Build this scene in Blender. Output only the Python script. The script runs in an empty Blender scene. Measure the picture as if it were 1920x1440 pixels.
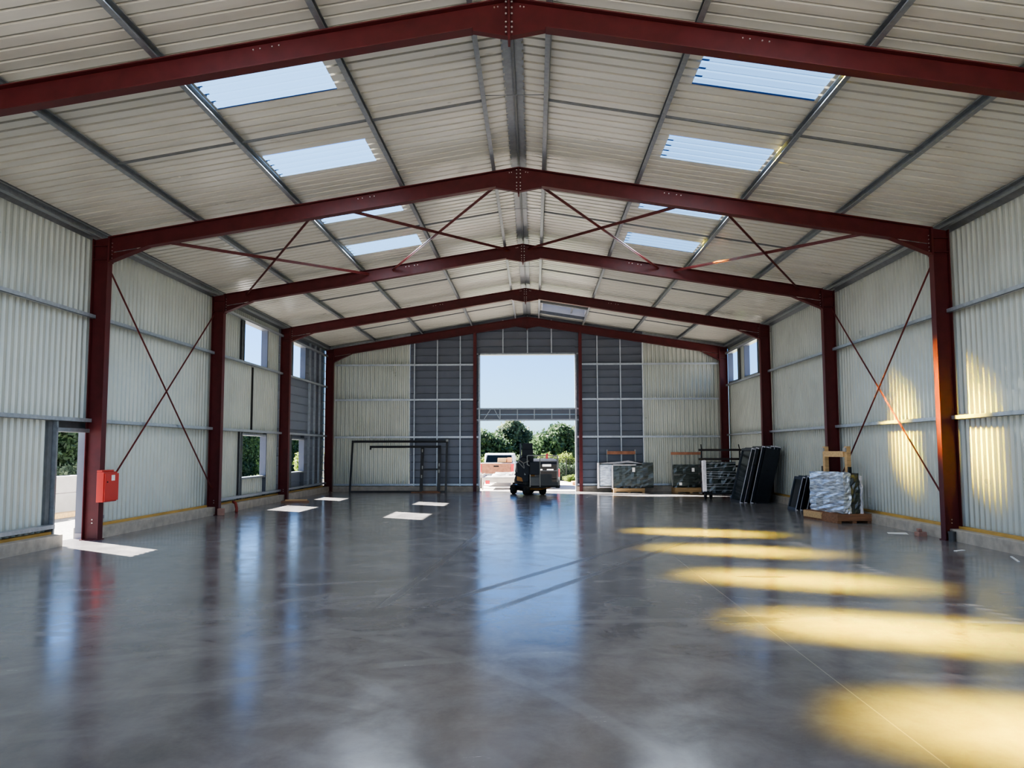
import bpy, math, random
from math import sin, cos, pi, radians, sqrt, atan2
from mathutils import Vector, Matrix
random.seed(7)
C = bpy.context.scene.collection
SC = bpy.context.scene

# ------------------------------------------------------------------ materials
def new_mat(name):
    m = bpy.data.materials.new(name); m.use_nodes = True
    nt = m.node_tree; b = nt.nodes['Principled BSDF']
    return m, nt, b
def setc(b, col, rough=.5, metal=0., spec=.5):
    b.inputs['Base Color'].default_value = (*col, 1)
    b.inputs['Roughness'].default_value = rough
    b.inputs['Metallic'].default_value = metal
    b.inputs['Specular IOR Level'].default_value = spec
def mat(name, col, rough=.5, metal=0., spec=.5, var=.12, scale=3., bump=0., detail=4, col2=None, stretch=None):
    """principled surface with a noise-driven variation of colour and roughness"""
    m, nt, b = new_mat(name); setc(b, col, rough, metal, spec)
    N, L = nt.nodes, nt.links
    tc = N.new('ShaderNodeTexCoord'); mp = N.new('ShaderNodeMapping')
    if stretch: mp.inputs['Scale'].default_value = stretch
    L.new(tc.outputs['Object'], mp.inputs['Vector'])
    nz = N.new('ShaderNodeTexNoise'); nz.inputs['Scale'].default_value = scale; nz.inputs['Detail'].default_value = detail
    L.new(mp.outputs[0], nz.inputs['Vector'])
    cr = N.new('ShaderNodeValToRGB'); cr.color_ramp.elements[0].position = .3; cr.color_ramp.elements[1].position = .7
    a = [max(0, c * (1 - var)) for c in col]; z = col2 or [min(1, c * (1 + var)) for c in col]
    cr.color_ramp.elements[0].color = (*a, 1); cr.color_ramp.elements[1].color = (*z, 1)
    L.new(nz.outputs['Fac'], cr.inputs['Fac']); L.new(cr.outputs['Color'], b.inputs['Base Color'])
    mr = N.new('ShaderNodeMapRange'); mr.inputs['To Min'].default_value = max(0.02, rough * .8); mr.inputs['To Max'].default_value = min(1, rough * 1.2)
    L.new(nz.outputs['Fac'], mr.inputs['Value']); L.new(mr.outputs['Result'], b.inputs['Roughness'])
    if bump:
        bp = N.new('ShaderNodeBump'); bp.inputs['Strength'].default_value = bump; bp.inputs['Distance'].default_value = .02
        L.new(nz.outputs['Fac'], bp.inputs['Height']); L.new(bp.outputs['Normal'], b.inputs['Normal'])
    return m

M = {}
M['clad'] = mat('pale_corrugated_sheet', (.49, .51, .46), .30, .12, .6, .07, 1.3)
M['roof'] = mat('pale_roof_sheet', (.62, .60, .53), .30, .12, .6, .08, .9, stretch=(1, 4, 1))
M['dark_lit'] = mat('slate_grey_cladding_lit', (.17, .19, .24), .38, .1, .5, .10, 1.2)  # same slate cladding, lighter copy: brightness painted in for the left bay
M['dark'] = mat('slate_grey_cladding', (.105, .115, .145), .38, .2, .5, .10, 1.2)
M['red'] = mat('red_oxide_paint', (.088, .015, .017), .45, 0., .3, .15, 5)
M['redb'] = mat('red_oxide_bracing', (.13, .025, .024), .45, 0., .45, .15, 8)
M['galv'] = mat('galvanised_steel', (.27, .29, .31), .38, .55, .5, .15, 12)
M['galvw'] = mat('galvanised_wall_rail', (.40, .43, .47), .36, .5, .5, .12, 12)
M['galvd'] = mat('dark_galvanised_flashing', (.16, .17, .18), .45, .4, .5, .15, 9)
M['blk'] = mat('black_gap', (.012, .012, .013), .7)
M['plinth'] = mat('cast_concrete_plinth', (.42, .38, .33), .8, 0, .3, .18, 6, .3)
M['yellow'] = mat('yellow_timber_sill', (.52, .33, .10), .65, 0, .3, .2, 5, stretch=(1, .3, 1))
M['bolt'] = mat('bright_bolt', (.55, .5, .48), .3, .9)
M['redbox'] = mat('red_enamel', (.50, .030, .018), .35, 0, .5, .05)
M['paper'] = mat('white_paper', (.75, .75, .75), .7, 0, .3, .05)
M['blackw'] = mat('black_wrapped_metal', (.010, .012, .017), .3, .1, .5, .3, 9)
M['film'] = mat('crumpled_plastic_film', (.56, .60, .66), .18, .45, .8, .5, 5, .7, 5, stretch=(1, 1, 5))
M['filmd'] = mat('plastic_film_over_dark_glass', (.035, .045, .043), .2, .0, .6, .5, 4, .25, 4, stretch=(1, 1, 6))
M['filmw'] = mat('white_film_edge', (.68, .66, .70), .35, 0, .5, .2, 14, .6)
M['pine'] = mat('pine_timber', (.55, .36, .18), .6, 0, .3, .2, 8, stretch=(.3, 3, 3))
M['oldwood'] = mat('worn_timber', (.25, .13, .075), .7, 0, .3, .25, 8, stretch=(.3, 3, 3))
M['board_reflect'] = mat('brown_board_and_reflection', (.28, .13, .08), .7, 0, .3, .25, 8)  # brown of the boards, also used as the tailgate's painted reflection
M['trol'] = mat('dark_brown_metal', (.022, .014, .013), .5)
M['rubber'] = mat('black_rubber', (.012, .012, .012), .8)
M['liftd'] = mat('dark_machine_paint', (.006, .007, .012), .4, 0, .25, .2)
M['orange'] = mat('orange_machine_paint', (.25, .11, .015), .5)
M['greyp'] = mat('grey_machine_paint', (.035, .04, .045), .5, 0, .3)
M['rail'] = mat('grey_tube_rail', (.25, .26, .25), .4, .3)
M['white'] = mat('white_car_paint', (.75, .74, .76), .25, 0, .6, .03)
M['glass'] = mat('dark_car_glass', (.010, .014, .014), .15, 0, .3, .1)
M['blackcar'] = mat('black_car_paint', (.008, .008, .009), .5, 0, .2)
M['tail'] = mat('red_tail_lamp', (.6, .02, .03), .25, 0, .6, .1)
M['plate'] = mat('number_plate', (.55, .55, .55), .4)
M['steel'] = mat('trailer_steel', (.42, .40, .37), .5, .3)
M['block'] = mat('precast_concrete', (.36, .335, .35), .85, 0, .3, .08, 4, .2)
M['bark'] = mat('bark', (.10, .075, .05), .9)
M['fence'] = mat('fence_wire', (.03, .035, .033), .5, .4)
M['mud'] = mat('mortar_dust', (.38, .36, .35), .9)
M['pipe'] = mat('grey_plastic_pipe', (.06, .065, .07), .5)
M['brick'] = mat('brick_fragment', (.35, .20, .16), .85)
M['redpipe'] = mat('red_duct', (.22, .03, .02), .5)
M['tile'] = mat('orange_sheet', (.65, .30, .12), .6)

def leafmat(name, dark, light):
    m, nt, b = new_mat(name); N, L = nt.nodes, nt.links
    tc = N.new('ShaderNodeTexCoord'); nz = N.new('ShaderNodeTexNoise'); nz.inputs['Scale'].default_value = 1.6; nz.inputs['Detail'].default_value = 8
    L.new(tc.outputs['Object'], nz.inputs['Vector'])
    cr = N.new('ShaderNodeValToRGB'); cr.color_ramp.elements[0].position = .35; cr.color_ramp.elements[1].position = .68
    cr.color_ramp.elements[0].color = (*dark, 1); cr.color_ramp.elements[1].color = (*light, 1)
    L.new(nz.outputs['Fac'], cr.inputs['Fac']); L.new(cr.outputs['Color'], b.inputs['Base Color'])
    b.inputs['Roughness'].default_value = .6
    t = N.new('ShaderNodeBsdfTranslucent'); L.new(cr.outputs['Color'], t.inputs['Color'])
    mx = N.new('ShaderNodeMixShader'); mx.inputs[0].default_value = .35
    out = N['Material Output']; L.new(b.outputs[0], mx.inputs[1]); L.new(t.outputs[0], mx.inputs[2]); L.new(mx.outputs[0], out.inputs['Surface'])
    return m
M['leaf_d'] = leafmat('dark_green_leaves', (.025, .05, .028), (.12, .185, .085))
M['leaf_m'] = leafmat('mid_green_leaves', (.055, .085, .05), (.26, .31, .18))
M['leaf_y'] = leafmat('yellow_green_leaves', (.07, .12, .02), (.38, .45, .10))
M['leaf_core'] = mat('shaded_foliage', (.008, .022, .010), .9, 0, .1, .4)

# translucent roof light
def skylight_mat():
    m, nt, b = new_mat('translucent_roof_sheet'); N, L = nt.nodes, nt.links
    tr = N.new('ShaderNodeBsdfTranslucent'); tr.inputs['Color'].default_value = (.040, .080, .145, 1)
    tp = N.new('ShaderNodeBsdfTransparent'); tp.inputs['Color'].default_value = (.55, .62, .70, 1)
    geo = N.new('ShaderNodeTexCoord'); wv = N.new('ShaderNodeTexWave'); wv.bands_direction = 'Y'; wv.inputs['Scale'].default_value = 1.4; wv.inputs['Distortion'].default_value = .6
    L.new(geo.outputs['Object'], wv.inputs['Vector'])
    mr = N.new('ShaderNodeMapRange'); mr.inputs['To Min'].default_value = .02; mr.inputs['To Max'].default_value = .06
    L.new(wv.outputs['Fac'], mr.inputs['Value'])
    mx = N.new('ShaderNodeMixShader'); L.new(mr.outputs['Result'], mx.inputs[0])
    L.new(tr.outputs[0], mx.inputs[1]); L.new(tp.outputs[0], mx.inputs[2])
    gl = N.new('ShaderNodeBsdfGlossy'); gl.inputs['Roughness'].default_value = .3
    m2 = N.new('ShaderNodeMixShader'); m2.inputs[0].default_value = .04
    L.new(mx.outputs[0], m2.inputs[1]); L.new(gl.outputs[0], m2.inputs[2])
    L.new(m2.outputs[0], N['Material Output'].inputs['Surface'])
    return m
M['sky'] = skylight_mat()

def floor_mat():
    m, nt, b = new_mat('power_floated_concrete'); N, L = nt.nodes, nt.links
    tc = N.new('ShaderNodeTexCoord')
    def noise(sc, det=6, rough=.55, stretch=(1, 1, 1), dist=0, rot=0):
        mp = N.new('ShaderNodeMapping'); mp.inputs['Scale'].default_value = stretch; mp.inputs['Rotation'].default_value = (0, 0, rot)
        L.new(tc.outputs['Object'], mp.inputs['Vector'])
        n = N.new('ShaderNodeTexNoise'); n.inputs['Scale'].default_value = sc; n.inputs['Detail'].default_value = det
        n.inputs['Roughness'].default_value = rough; n.inputs['Distortion'].default_value = dist
        L.new(mp.outputs[0], n.inputs['Vector']); return n.outputs['Fac']
    def mth(op, a, bb=None, c=None, clamp=False):
        n = N.new('ShaderNodeMath'); n.operation = op; n.use_clamp = clamp
        for i, v in enumerate((a, bb, c)):
            if v is None: continue
            if isinstance(v, (int, float)): n.inputs[i].default_value = v
            else: L.new(v, n.inputs[i])
        return n.outputs[0]
    def rng(v, a, bb, c=0., d=1.):
        n = N.new('ShaderNodeMapRange'); n.interpolation_type = 'SMOOTHSTEP'
        n.inputs['From Min'].default_value = a; n.inputs['From Max'].default_value = bb
        n.inputs['To Min'].default_value = c; n.inputs['To Max'].default_value = d
        L.new(v, n.inputs['Value']); return n.outputs['Result']
    big = noise(.45, 5, .6, dist=.6); mid = noise(2.2, 9, .66, (1, .8, 1), .35); fine = noise(26, 5, .7)
    scr = noise(3.0, 9, .75, (.55, 4.5, 1), .8, .25)
    sep = N.new('ShaderNodeSeparateXYZ'); L.new(tc.outputs['Object'], sep.inputs[0]); X, Y = sep.outputs[0], sep.outputs[1]
    wob = mth('MULTIPLY', mth('SUBTRACT', mid, .5), .10)
    tracks = None
    # faint tyre arcs: rings about several turning centres
    for cx, cy, r, w in ((-1.9, 3.2, 1.55, .09), (-1.9, 3.2, 2.35, .09), (-4.2, 2.6, 4.6, .10), (-4.2, 2.6, 5.5, .10), (2.5, -2.5, 9.3, .11), (2.5, -2.5, 10.4, .11), (-6, 24, 14.6, .10), (-6, 24, 15.6, .10), (9, 20, 11.2, .12), (9, 20, 12.1, .12)):
        dx = mth('SUBTRACT', X, cx); dy = mth('SUBTRACT', Y, cy)
        d = mth('SQRT', mth('ADD', mth('MULTIPLY', dx, dx), mth('MULTIPLY', dy, dy)))
        d = mth('ABSOLUTE', mth('SUBTRACT', mth('ADD', d, wob), r))
        band = rng(d, w * .5, w, 1., 0.)
        tracks = band if tracks is None else mth('MAXIMUM', tracks, band)
    tracks = mth('MULTIPLY', tracks, rng(noise(1.1, 3), .38, .62))
    # two straight dark tyre lines through the door reflection
    dk = None
    for a, bb, c in ((.893, -.451, 4.52), (.894, -.447, 3.80), (.997, -.071, 1.83)):
        d = mth('ABSOLUTE', mth('ADD', mth('ADD', mth('MULTIPLY', X, a), mth('MULTIPLY', Y, bb)), c))
        d = mth('ADD', d, wob)
        band = rng(d, .03, .09, 1., 0.)
        dk = band if dk is None else mth('MAXIMUM', dk, band)
    dk = mth('MULTIPLY', mth('MULTIPLY', dk, .55), mth('MULTIPLY', rng(Y, 7.6, 9., 0., 1.), rng(Y, 14., 17., 1., 0.)))
    # oil stains
    for cx, cy, rx, ry in ((1.35, 8.75, .28, .34), (2.35, 7.9, .35, .22), (1.2, 3.42, .09, .05), (3.2, 10.5, .35, .12)):
        dx = mth('DIVIDE', mth('SUBTRACT', X, cx), rx); dy = mth('DIVIDE', mth('SUBTRACT', Y, cy), ry)
        d = mth('SQRT', mth('ADD', mth('MULTIPLY', dx, dx), mth('MULTIPLY', dy, dy)))
        d = mth('ADD', d, mth('MULTIPLY', mth('SUBTRACT', scr, .5), 3.))
        dk = mth('MAXIMUM', dk, mth('MULTIPLY', rng(d, .7, .9, 1., 0.), .8))
    # pale saw-cut joint lines
    jt = rng(mth('ABSOLUTE', mth('SUBTRACT', mth('ADD', X, mth('MULTIPLY', wob, .05)), 2.42)), .002, .006, 1., 0.)
    v = mth('ADD', mth('MULTIPLY', rng(big, .25, .75), .42), mth('ADD', mth('MULTIPLY', rng(mid, .3, .7), .38), mth('MULTIPLY', fine, .2)))
    cr = N.new('ShaderNodeValToRGB')
    cr.color_ramp.elements[0].position = .1; cr.color_ramp.elements[1].position = .9
    cr.color_ramp.elements[0].color = (.118, .113, .120, 1); cr.color_ramp.elements[1].color = (.240, .230, .232, 1)
    L.new(v, cr.inputs['Fac'])
    def mix(f, a, bcol):
        n = N.new('ShaderNodeMix'); n.data_type = 'RGBA'
        L.new(f, n.inputs['Factor']); L.new(a, n.inputs['A']); n.inputs['B'].default_value = (*bcol, 1); return n.outputs['Result']
    c = mix(mth('MULTIPLY', tracks, .24), cr.outputs['Color'], (.30, .29, .28))
    c = mix(mth('MULTIPLY', rng(scr, .62, .74), .20), c, (.30, .30, .30))
    c = mix(dk, c, (.030, .030, .034)); c = mix(mth('MULTIPLY', jt, .45), c, (.45, .42, .36))
    L.new(c, b.inputs['Base Color'])
    r = mth('ADD', rng(mid, .25, .75, .12, .22), mth('MULTIPLY', rng(scr, .5, .8), .09))
    r = mth('ADD', r, mth('MULTIPLY', tracks, .05)); r = mth('ADD', r, mth('MULTIPLY', dk, .30))
    L.new(r, b.inputs['Roughness']); b.inputs['Specular IOR Level'].default_value = .6
    bp = N.new('ShaderNodeBump'); bp.inputs['Strength'].default_value = .06; bp.inputs['Distance'].default_value = .012
    L.new(mth('ADD', mth('MULTIPLY', mid, .7), mth('MULTIPLY', scr, .5)), bp.inputs['Height']); L.new(bp.outputs['Normal'], b.inputs['Normal'])
    return m
M['floor'] = floor_mat()
M['gravel'] = mat('pale_gravel_yard', (.24, .225, .22), .95, 0, .2, .45, 14, .8, 8)
M['yard'] = mat('sunlit_concrete_yard', (.50, .46, .42), .9, 0, .2, .15, 1.5)
M['grassg'] = mat('rough_grass_ground', (.12, .17, .05), .95, 0, .2, .4, 3, .3)

# ------------------------------------------------------------------ mesh builder
class MB:
    def __init__(s): s.v = []; s.f = []
    def add(s, vs, fs):
        o = len(s.v); s.v += [tuple(v) for v in vs]; s.f += [tuple(i + o for i in f) for f in fs]; return s
    def box(s, x0, x1, y0, y1, z0, z1):
        return s.add([(x0, y0, z0), (x1, y0, z0), (x1, y1, z0), (x0, y1, z0), (x0, y0, z1), (x1, y0, z1), (x1, y1, z1), (x0, y1, z1)],
                     [(3, 2, 1, 0), (4, 5, 6, 7), (0, 1, 5, 4), (1, 2, 6, 5), (2, 3, 7, 6), (3, 0, 4, 7)])
    def bar(s, a, b, w, h, up=(0, 0, 1)):
        """box from a to b, width w (sideways), height h (towards up)"""
        a, b = Vector(a), Vector(b); d = (b - a).normalized(); u = Vector(up)
        r = d.cross(u)
        if r.length < 1e-4: r = d.cross(Vector((1, 0, 0)))
        r.normalize(); u = r.cross(d).normalized()
        r *= w / 2; u *= h / 2
        vs = [a - r - u, a + r - u, a + r + u, a - r + u, b - r - u, b + r - u, b + r + u, b - r + u]
        return s.add(vs, [(0, 1, 2, 3), (7, 6, 5, 4), (0, 4, 5, 1), (1, 5, 6, 2), (2, 6, 7, 3), (3, 7, 4, 0)])
    def sweep(s, prof, a, b, side, up, caps=True):
        """closed 2-D profile (side, up coordinates) swept from a to b"""
        a, b, side, up = Vector(a), Vector(b), Vector(side), Vector(up); n = len(prof)
        vs = [a + side * p[0] + up * p[1] for p in prof] + [b + side * p[0] + up * p[1] for p in prof]
        fs = [(i, (i + 1) % n, n + (i + 1) % n, n + i) for i in range(n)]
        if caps: fs += [tuple(range(n - 1, -1, -1)), tuple(range(n, 2 * n))]
        return s.add(vs, fs)
    def strip(s, prof, a, b, side, up):
        a, b, side, up = Vector(a), Vector(b), Vector(side), Vector(up); n = len(prof)
        vs = [a + side * p[0] + up * p[1] for p in prof] + [b + side * p[0] + up * p[1] for p in prof]
        return s.add(vs, [(i, i + 1, n + i + 1, n + i) for i in range(n - 1)])
    def tube(s, pts, r, n=8, caps=True):
        pts = [Vector(p) for p in pts]; base = len(s.v); prev = None
        for i, p in enumerate(pts):
            d = (pts[min(i + 1, len(pts) - 1)] - pts[max(i - 1, 0)]).normalized()
            if prev is None:
                u = d.cross(Vector((0, 0, 1)));
                if u.length < 1e-3: u = d.cross(Vector((1, 0, 0)))
            else: u = prev - d * prev.dot(d)
            u.normalize(); prev = u; w = d.cross(u)
            rr = r[i] if isinstance(r, (list, tuple)) else r
            for k in range(n):
                a = 2 * pi * k / n; s.v.append(tuple(p + u * cos(a) * rr + w * sin(a) * rr))
        for i in range(len(pts) - 1):
            for k in range(n):
                a = base + i * n + k; b = base + i * n + (k + 1) % n
                s.f.append((a, b, b + n, a + n))
        if caps:
            s.f.append(tuple(base + k for k in range(n - 1, -1, -1))); e = base + (len(pts) - 1) * n
            s.f.append(tuple(e + k for k in range(n)))
        return s
    def prism(s, poly, axis, t0, t1):
        """polygon (list of 2-D points) extruded along axis 'x','y' or 'z'"""
        n = len(poly)
        def P(p, t): return (t, p[0], p[1]) if axis == 'x' else (p[0], t, p[1]) if axis == 'y' else (p[0], p[1], t)
        vs = [P(p, t0) for p in poly] + [P(p, t1) for p in poly]
        return s.add(vs, [(i, (i + 1) % n, n + (i + 1) % n, n + i) for i in range(n)] + [tuple(range(n - 1, -1, -1)), tuple(range(n, 2 * n))])
    def lathe(s, prof, c, axis='x', n=20):
        base = len(s.v)
        for (r, t) in prof:
            for k in range(n):
                a = 2 * pi * k / n; p = (t, r * cos(a), r * sin(a)) if axis == 'x' else (r * cos(a), t, r * sin(a)) if axis == 'y' else (r * cos(a), r * sin(a), t)
                s.v.append((c[0] + p[0], c[1] + p[1], c[2] + p[2]))
        for i in range(len(prof) - 1):
            for k in range(n):
                a = base + i * n + k; b = base + i * n + (k + 1) % n; s.f.append((a, b, b + n, a + n))
        s.f.append(tuple(base + k for k in range(n))); e = base + (len(prof) - 1) * n; s.f.append(tuple(e + k for k in range(n - 1, -1, -1)))
        return s
    def crumple(s, amp, seed=1):
        rnd = random.Random(seed); s.v = [(x + rnd.uniform(-amp, amp), y + rnd.uniform(-amp, amp), z + rnd.uniform(-amp, amp)) for x, y, z in s.v]; return s

def build(name, mb, m, parent=None, bevel=0., smooth=False, recenter=True):
    vs = mb.v; off = Vector((0, 0, 0))
    if parent is None and recenter and vs:
        xs, ys, zs = zip(*vs); off = Vector(((min(xs) + max(xs)) / 2, (min(ys) + max(ys)) / 2, min(zs)))
        vs = [(x - off.x, y - off.y, z - off.z) for x, y, z in vs]
    me = bpy.data.meshes.new(name); me.from_pydata(vs, [], mb.f); me.update()
    me.materials.append(M[m] if isinstance(m, str) else m)
    o = bpy.data.objects.new(name, me); C.objects.link(o); o.location = off
    if parent: o.parent = parent
    if bevel:
        b = o.modifiers.new('bevel', 'BEVEL'); b.width = bevel; b.segments = 2; b.limit_method = 'ANGLE'; b.angle_limit = radians(40)
    if smooth:
        for p in me.polygons: p.use_smooth = True
    return o
def tag(o, label=None, cat=None, group=None, kind=None):
    if label: o['label'] = label
    if cat: o['category'] = cat
    if group: o['group'] = group
    if kind: o['kind'] = kind
    return o
def thing(name, label, cat, loc=(0, 0, 0), rotz=0, group=None, kind=None):
    o = bpy.data.objects.new(name, None); C.objects.link(o); o.empty_display_size = .2
    o.location = loc; o.rotation_euler = (0, 0, rotz)
    return tag(o, label, cat, group, kind)
def struct(name, mb, m, label=None, cat=None, parent=None, **k):
    o = build(name, mb, m, parent, recenter=False, **k)
    if parent is None: tag(o, label, cat, None, 'structure')
    return o

# ------------------------------------------------------------------ building data
YF = {1: 8.97, 2: 14.61, 3: 20.23, 4: 25.87, 5: 31.55}
RX = .07; RZ = 6.785; SL = .162
XI, XO = 7.51, 7.81           # column inner and outer flange faces
XC = 7.90                     # inner face of the cladding
FW = .17                      # flange width
YFRONT, YBACK = -2.4, 31.98
def zr(x): return RZ - SL * abs(x - RX)      # top of rafter
def zs(x): return zr(x) + .165                # roof sheet
ORD = {2: 'nearest', 3: 'second', 4: 'third', 5: 'far corner'}
BAY = {(0, 2): 'in front of the nearest red column', (2, 3): 'between the nearest and second red columns', (3, 4): 'between the second and third red columns', (4, 5): 'between the third red column and the far corner'}
SIDE = {-1: 'left', 1: 'right'}

# floor and yard
mb = MB(); mb.box(-7.66, 7.66, YFRONT - 3, 31.62, -.2, 0); mb.box(-1.80, 1.95, 31.62, 32.15, -.2, 0); mb.box(-8.14, -7.66, 13.72, 14.86, -.2, 0)
struct('floor', mb, 'floor', 'polished grey concrete slab with tyre marks filling the hall', 'floor')
def plane(name, x0, x1, y0, y1, z, m, label, cat):
    return tag(build(name, MB().add([(x0, y0, z), (x1, y0, z), (x1, y1, z), (x0, y1, z)], [(0, 1, 2, 3)]), m, recenter=False), label, cat, None, 'structure')
plane('ground', -60, 60, 45, 110, -.06, 'grassg', 'rough grassy ground behind the wire fence beyond the big doorway', 'ground')
plane('ground', -8.3, 60, -30, 45, -.055, 'yard', 'pale sunlit yard surface outside the big far doorway', 'ground')
plane('ground', -60, -8.3, -30, 45, -.06, 'gravel', 'pale gravel yard outside the openings of the left wall', 'ground')

# ------------------------------------------------------------------ corrugated sheeting
WP = .165; WD = .045
def wave(u, pitch, depth, duty=(.0, .34, .5, .84)):
    t = (u / pitch) % 1.0
    a, b, c, d = duty
    if t < b: return 0.
    if t < c: return depth * (t - b) / (c - b)
    if t < d: return depth
    return depth * (1 - (t - d) / (1 - d))
def breaks(u0, u1, pitch, duty=(.0, .34, .5, .84), extra=()):
    k = math.floor(u0 / pitch); out = {round(u0, 5), round(u1, 5)}
    while k * pitch < u1:
        for d in duty:
            u = (k + d) * pitch
            if u0 < u < u1: out.add(round(u, 5))
        k += 1
    for e in extra:
        if u0 < e < u1: out.add(round(e, 5))
    return sorted(out)
def wall_sheet(mb, axis, const, outward, u0, u1, z0, ztop, holes=(), pitch=WP, depth=.045):
    """vertical corrugated sheet; axis 'y' = wall at X=const, 'x' = wall at Y=const; holes (ua,ub,za,zb)"""
    ex = [e for h in holes for e in h[:2]]
    us = breaks(u0, u1, pitch, extra=ex)
    for a, b in zip(us, us[1:]):
        m = (a + b) / 2; cuts = sorted([(h[2], h[3]) for h in holes if h[0] <= m <= h[1]])
        da, db = wave(a, pitch, depth), wave(b, pitch, depth)
        # avoid the wrap value at the very end of a rib
        ta, tb = (ztop(a), ztop(b)) if callable(ztop) else (ztop, ztop)
        segs = []; lo = z0
        for c in cuts: segs.append((lo, c[0], c[0])); lo = c[1]
        segs.append((lo, ta, tb))
        for s0, s1, s2 in segs:
            if s1 - s0 < 1e-3: continue
            if axis == 'y': P = lambda u, d, z: (const + outward * d, u, z)
            else: P = lambda u, d, z: (u, const + outward * d, z)
            mb.add([P(a, da, s0), P(b, db, s0), P(b, db, s2), P(a, da, s1)], [(0, 1, 2, 3)])
def cassette(mb, axis, const, outward, u0, u1, z0, ztop, holes=(), step=.30):
    """flat slate cladding trays with a small inward lip at each horizontal joint"""
    ex = [e for h in holes for e in h[:2]]
    us = sorted({u0, u1, *[e for e in ex if u0 < e < u1], *[u0 + (u1 - u0) * i / 8 for i in range(9)]} | ({RX} if axis == 'x' and u0 < RX < u1 else set()))
    for a, b in zip(us, us[1:]):
        m = (a + b) / 2
        if axis == 'y': P = lambda u, d, z: (const + outward * d, u, z)
        else: P = lambda u, d, z: (u, const + outward * d, z)
        def clear(za, zb):
            out = [(za, zb)]
            for h in holes:
                if h[0] <= m <= h[1]:
                    nxt = []
                    for s, e in out:
                        if h[3] <= s or h[2] >= e: nxt.append((s, e)); continue
                        if s < h[2]: nxt.append((s, h[2]))
                        if e > h[3]: nxt.append((h[3], e))
                    out = nxt
            return out
        ta, tb = (ztop(a), ztop(b)) if callable(ztop) else (ztop, ztop)
        z = z0; k = 0; top = min(ta, tb)
        while z < top - 1e-3:
            z2 = min(z + step, top)
            for s, e in clear(z, z2):
                mb.add([P(a, .03, s), P(b, .03, s), P(b, .03, e), P(a, .03, e)], [(0, 1, 2, 3)])
                if s == z:
                    mb.add([P(a, .03, s), P(b, .03, s), P(b, -.012, s + .004), P(a, -.012, s + .004), P(a, -.012, s + .016), P(b, -.012, s + .016), P(b, .03, s + .03), P(a, .03, s + .03)],
                           [(0, 1, 2, 3), (3, 2, 5, 4), (4, 5, 6, 7)])
            z = z2; k += 1
        mb.add([P(a, .03, top), P(b, .03, top), P(b, .03, tb), P(a, .03, ta)], [(0, 1, 2, 3)])

ZE = zs(XC) + .03
LH3 = (22.62, 24.55, 4.10, 5.25); LL3 = (22.62, 24.62, .84, 2.03)     # left openings, bay 3-4
LH4 = (27.25, 28.70, 4.10, 5.25); LL4 = (27.25, 28.72, .86, 1.97)     # bay 4-5
RH1 = (30.00, 31.42, 4.16, 5.28); RH2 = (27.35, 29.02, 4.16, 5.28)
LD = (13.74, 14.84, 0, 1.96)
mb = MB(); wall_sheet(mb, 'y', -XC, -1, YFRONT, 25.95, .20, ZE, [LD, LH3, LL3])
struct('wall_left', mb, 'clad', 'pale corrugated metal sheeting of the left wall', 'wall')
mb = MB(); cassette(mb, 'y', -XC, -1, 25.95, YBACK, .20, ZE, [LH4, LL4])
struct('wall_left', mb, 'dark_lit', 'slate grey tray cladding at the far end of the left wall', 'wall')
mb = MB(); wall_sheet(mb, 'y', XC, 1, YFRONT, YBACK, .20, ZE, [RH1, RH2])
struct('wall_right', mb, 'clad', 'pale corrugated metal sheeting of the right wall', 'wall')
YG = 31.90
DOOR = (-1.80, 1.95, 0, 5.34)
mb = MB(); wall_sheet(mb, 'x', YG, 1, -XC, -4.55, .20, lambda u: zs(u) + .05); wall_sheet(mb, 'x', YG, 1, 4.60, XC, .20, lambda u: zs(u) + .05)
struct('wall_back', mb, 'clad', 'pale corrugated sheeting at both outer thirds of the gable wall', 'wall')
mb = MB(); cassette(mb, 'x', YG, 1, -4.55, -1.80, .20, lambda u: zs(u) + .05); cassette(mb, 'x', YG, 1, 1.95, 4.60, .20, lambda u: zs(u) + .05)
cassette(mb, 'x', YG, 1, -1.80, 1.95, 5.34, lambda u: zs(u) + .05)
struct('wall_back', mb, 'dark', 'slate grey cladding around the big gable doorway', 'wall')

# roof sheets
RP = .225; RD = -.07; RDUTY = (.0, .10, .16, .94)
def rwave(y):
    t = (y / RP) % 1.0
    if t < .05: return -RD * t / .05
    if t < .20: return -RD
    if t < .25: return -RD * (1 - (t - .20) / .05)
    return 0.
def rbreaks(y0, y1):
    out = {round(y0, 5), round(y1, 5)}; k = math.floor(y0 / RP)
    while k * RP < y1:
        for d in (0, .05, .20, .25):
            y = (k + d) * RP
            if y0 < y < y1: out.add(round(y, 5))
        k += 1
    return sorted(out)
SKY_Y = [4.68, 7.47, 10.33, 13.12, 16.05, 18.85]; SKH = .47
SKX = {-1: (-4.0, -2.35), 1: (2.5, 4.14)}
HATCH = (.62, 2.28, 28.3, 30.45)
def roof_part(mb, x0, x1, y0, y1, dz=0., rf=1.):
    ys = rbreaks(y0, y1)
    for a, b in zip(ys, ys[1:]):
        da, db = rwave(a + 1e-6), rwave(b - 1e-6)
        da *= rf; db *= rf
        mb.add([(x0, a, zs(x0) + da + dz), (x1, a, zs(x1) + da + dz), (x1, b, zs(x1) + db + dz), (x0, b, zs(x0) + db + dz)], [(0, 1, 2, 3)])
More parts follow.
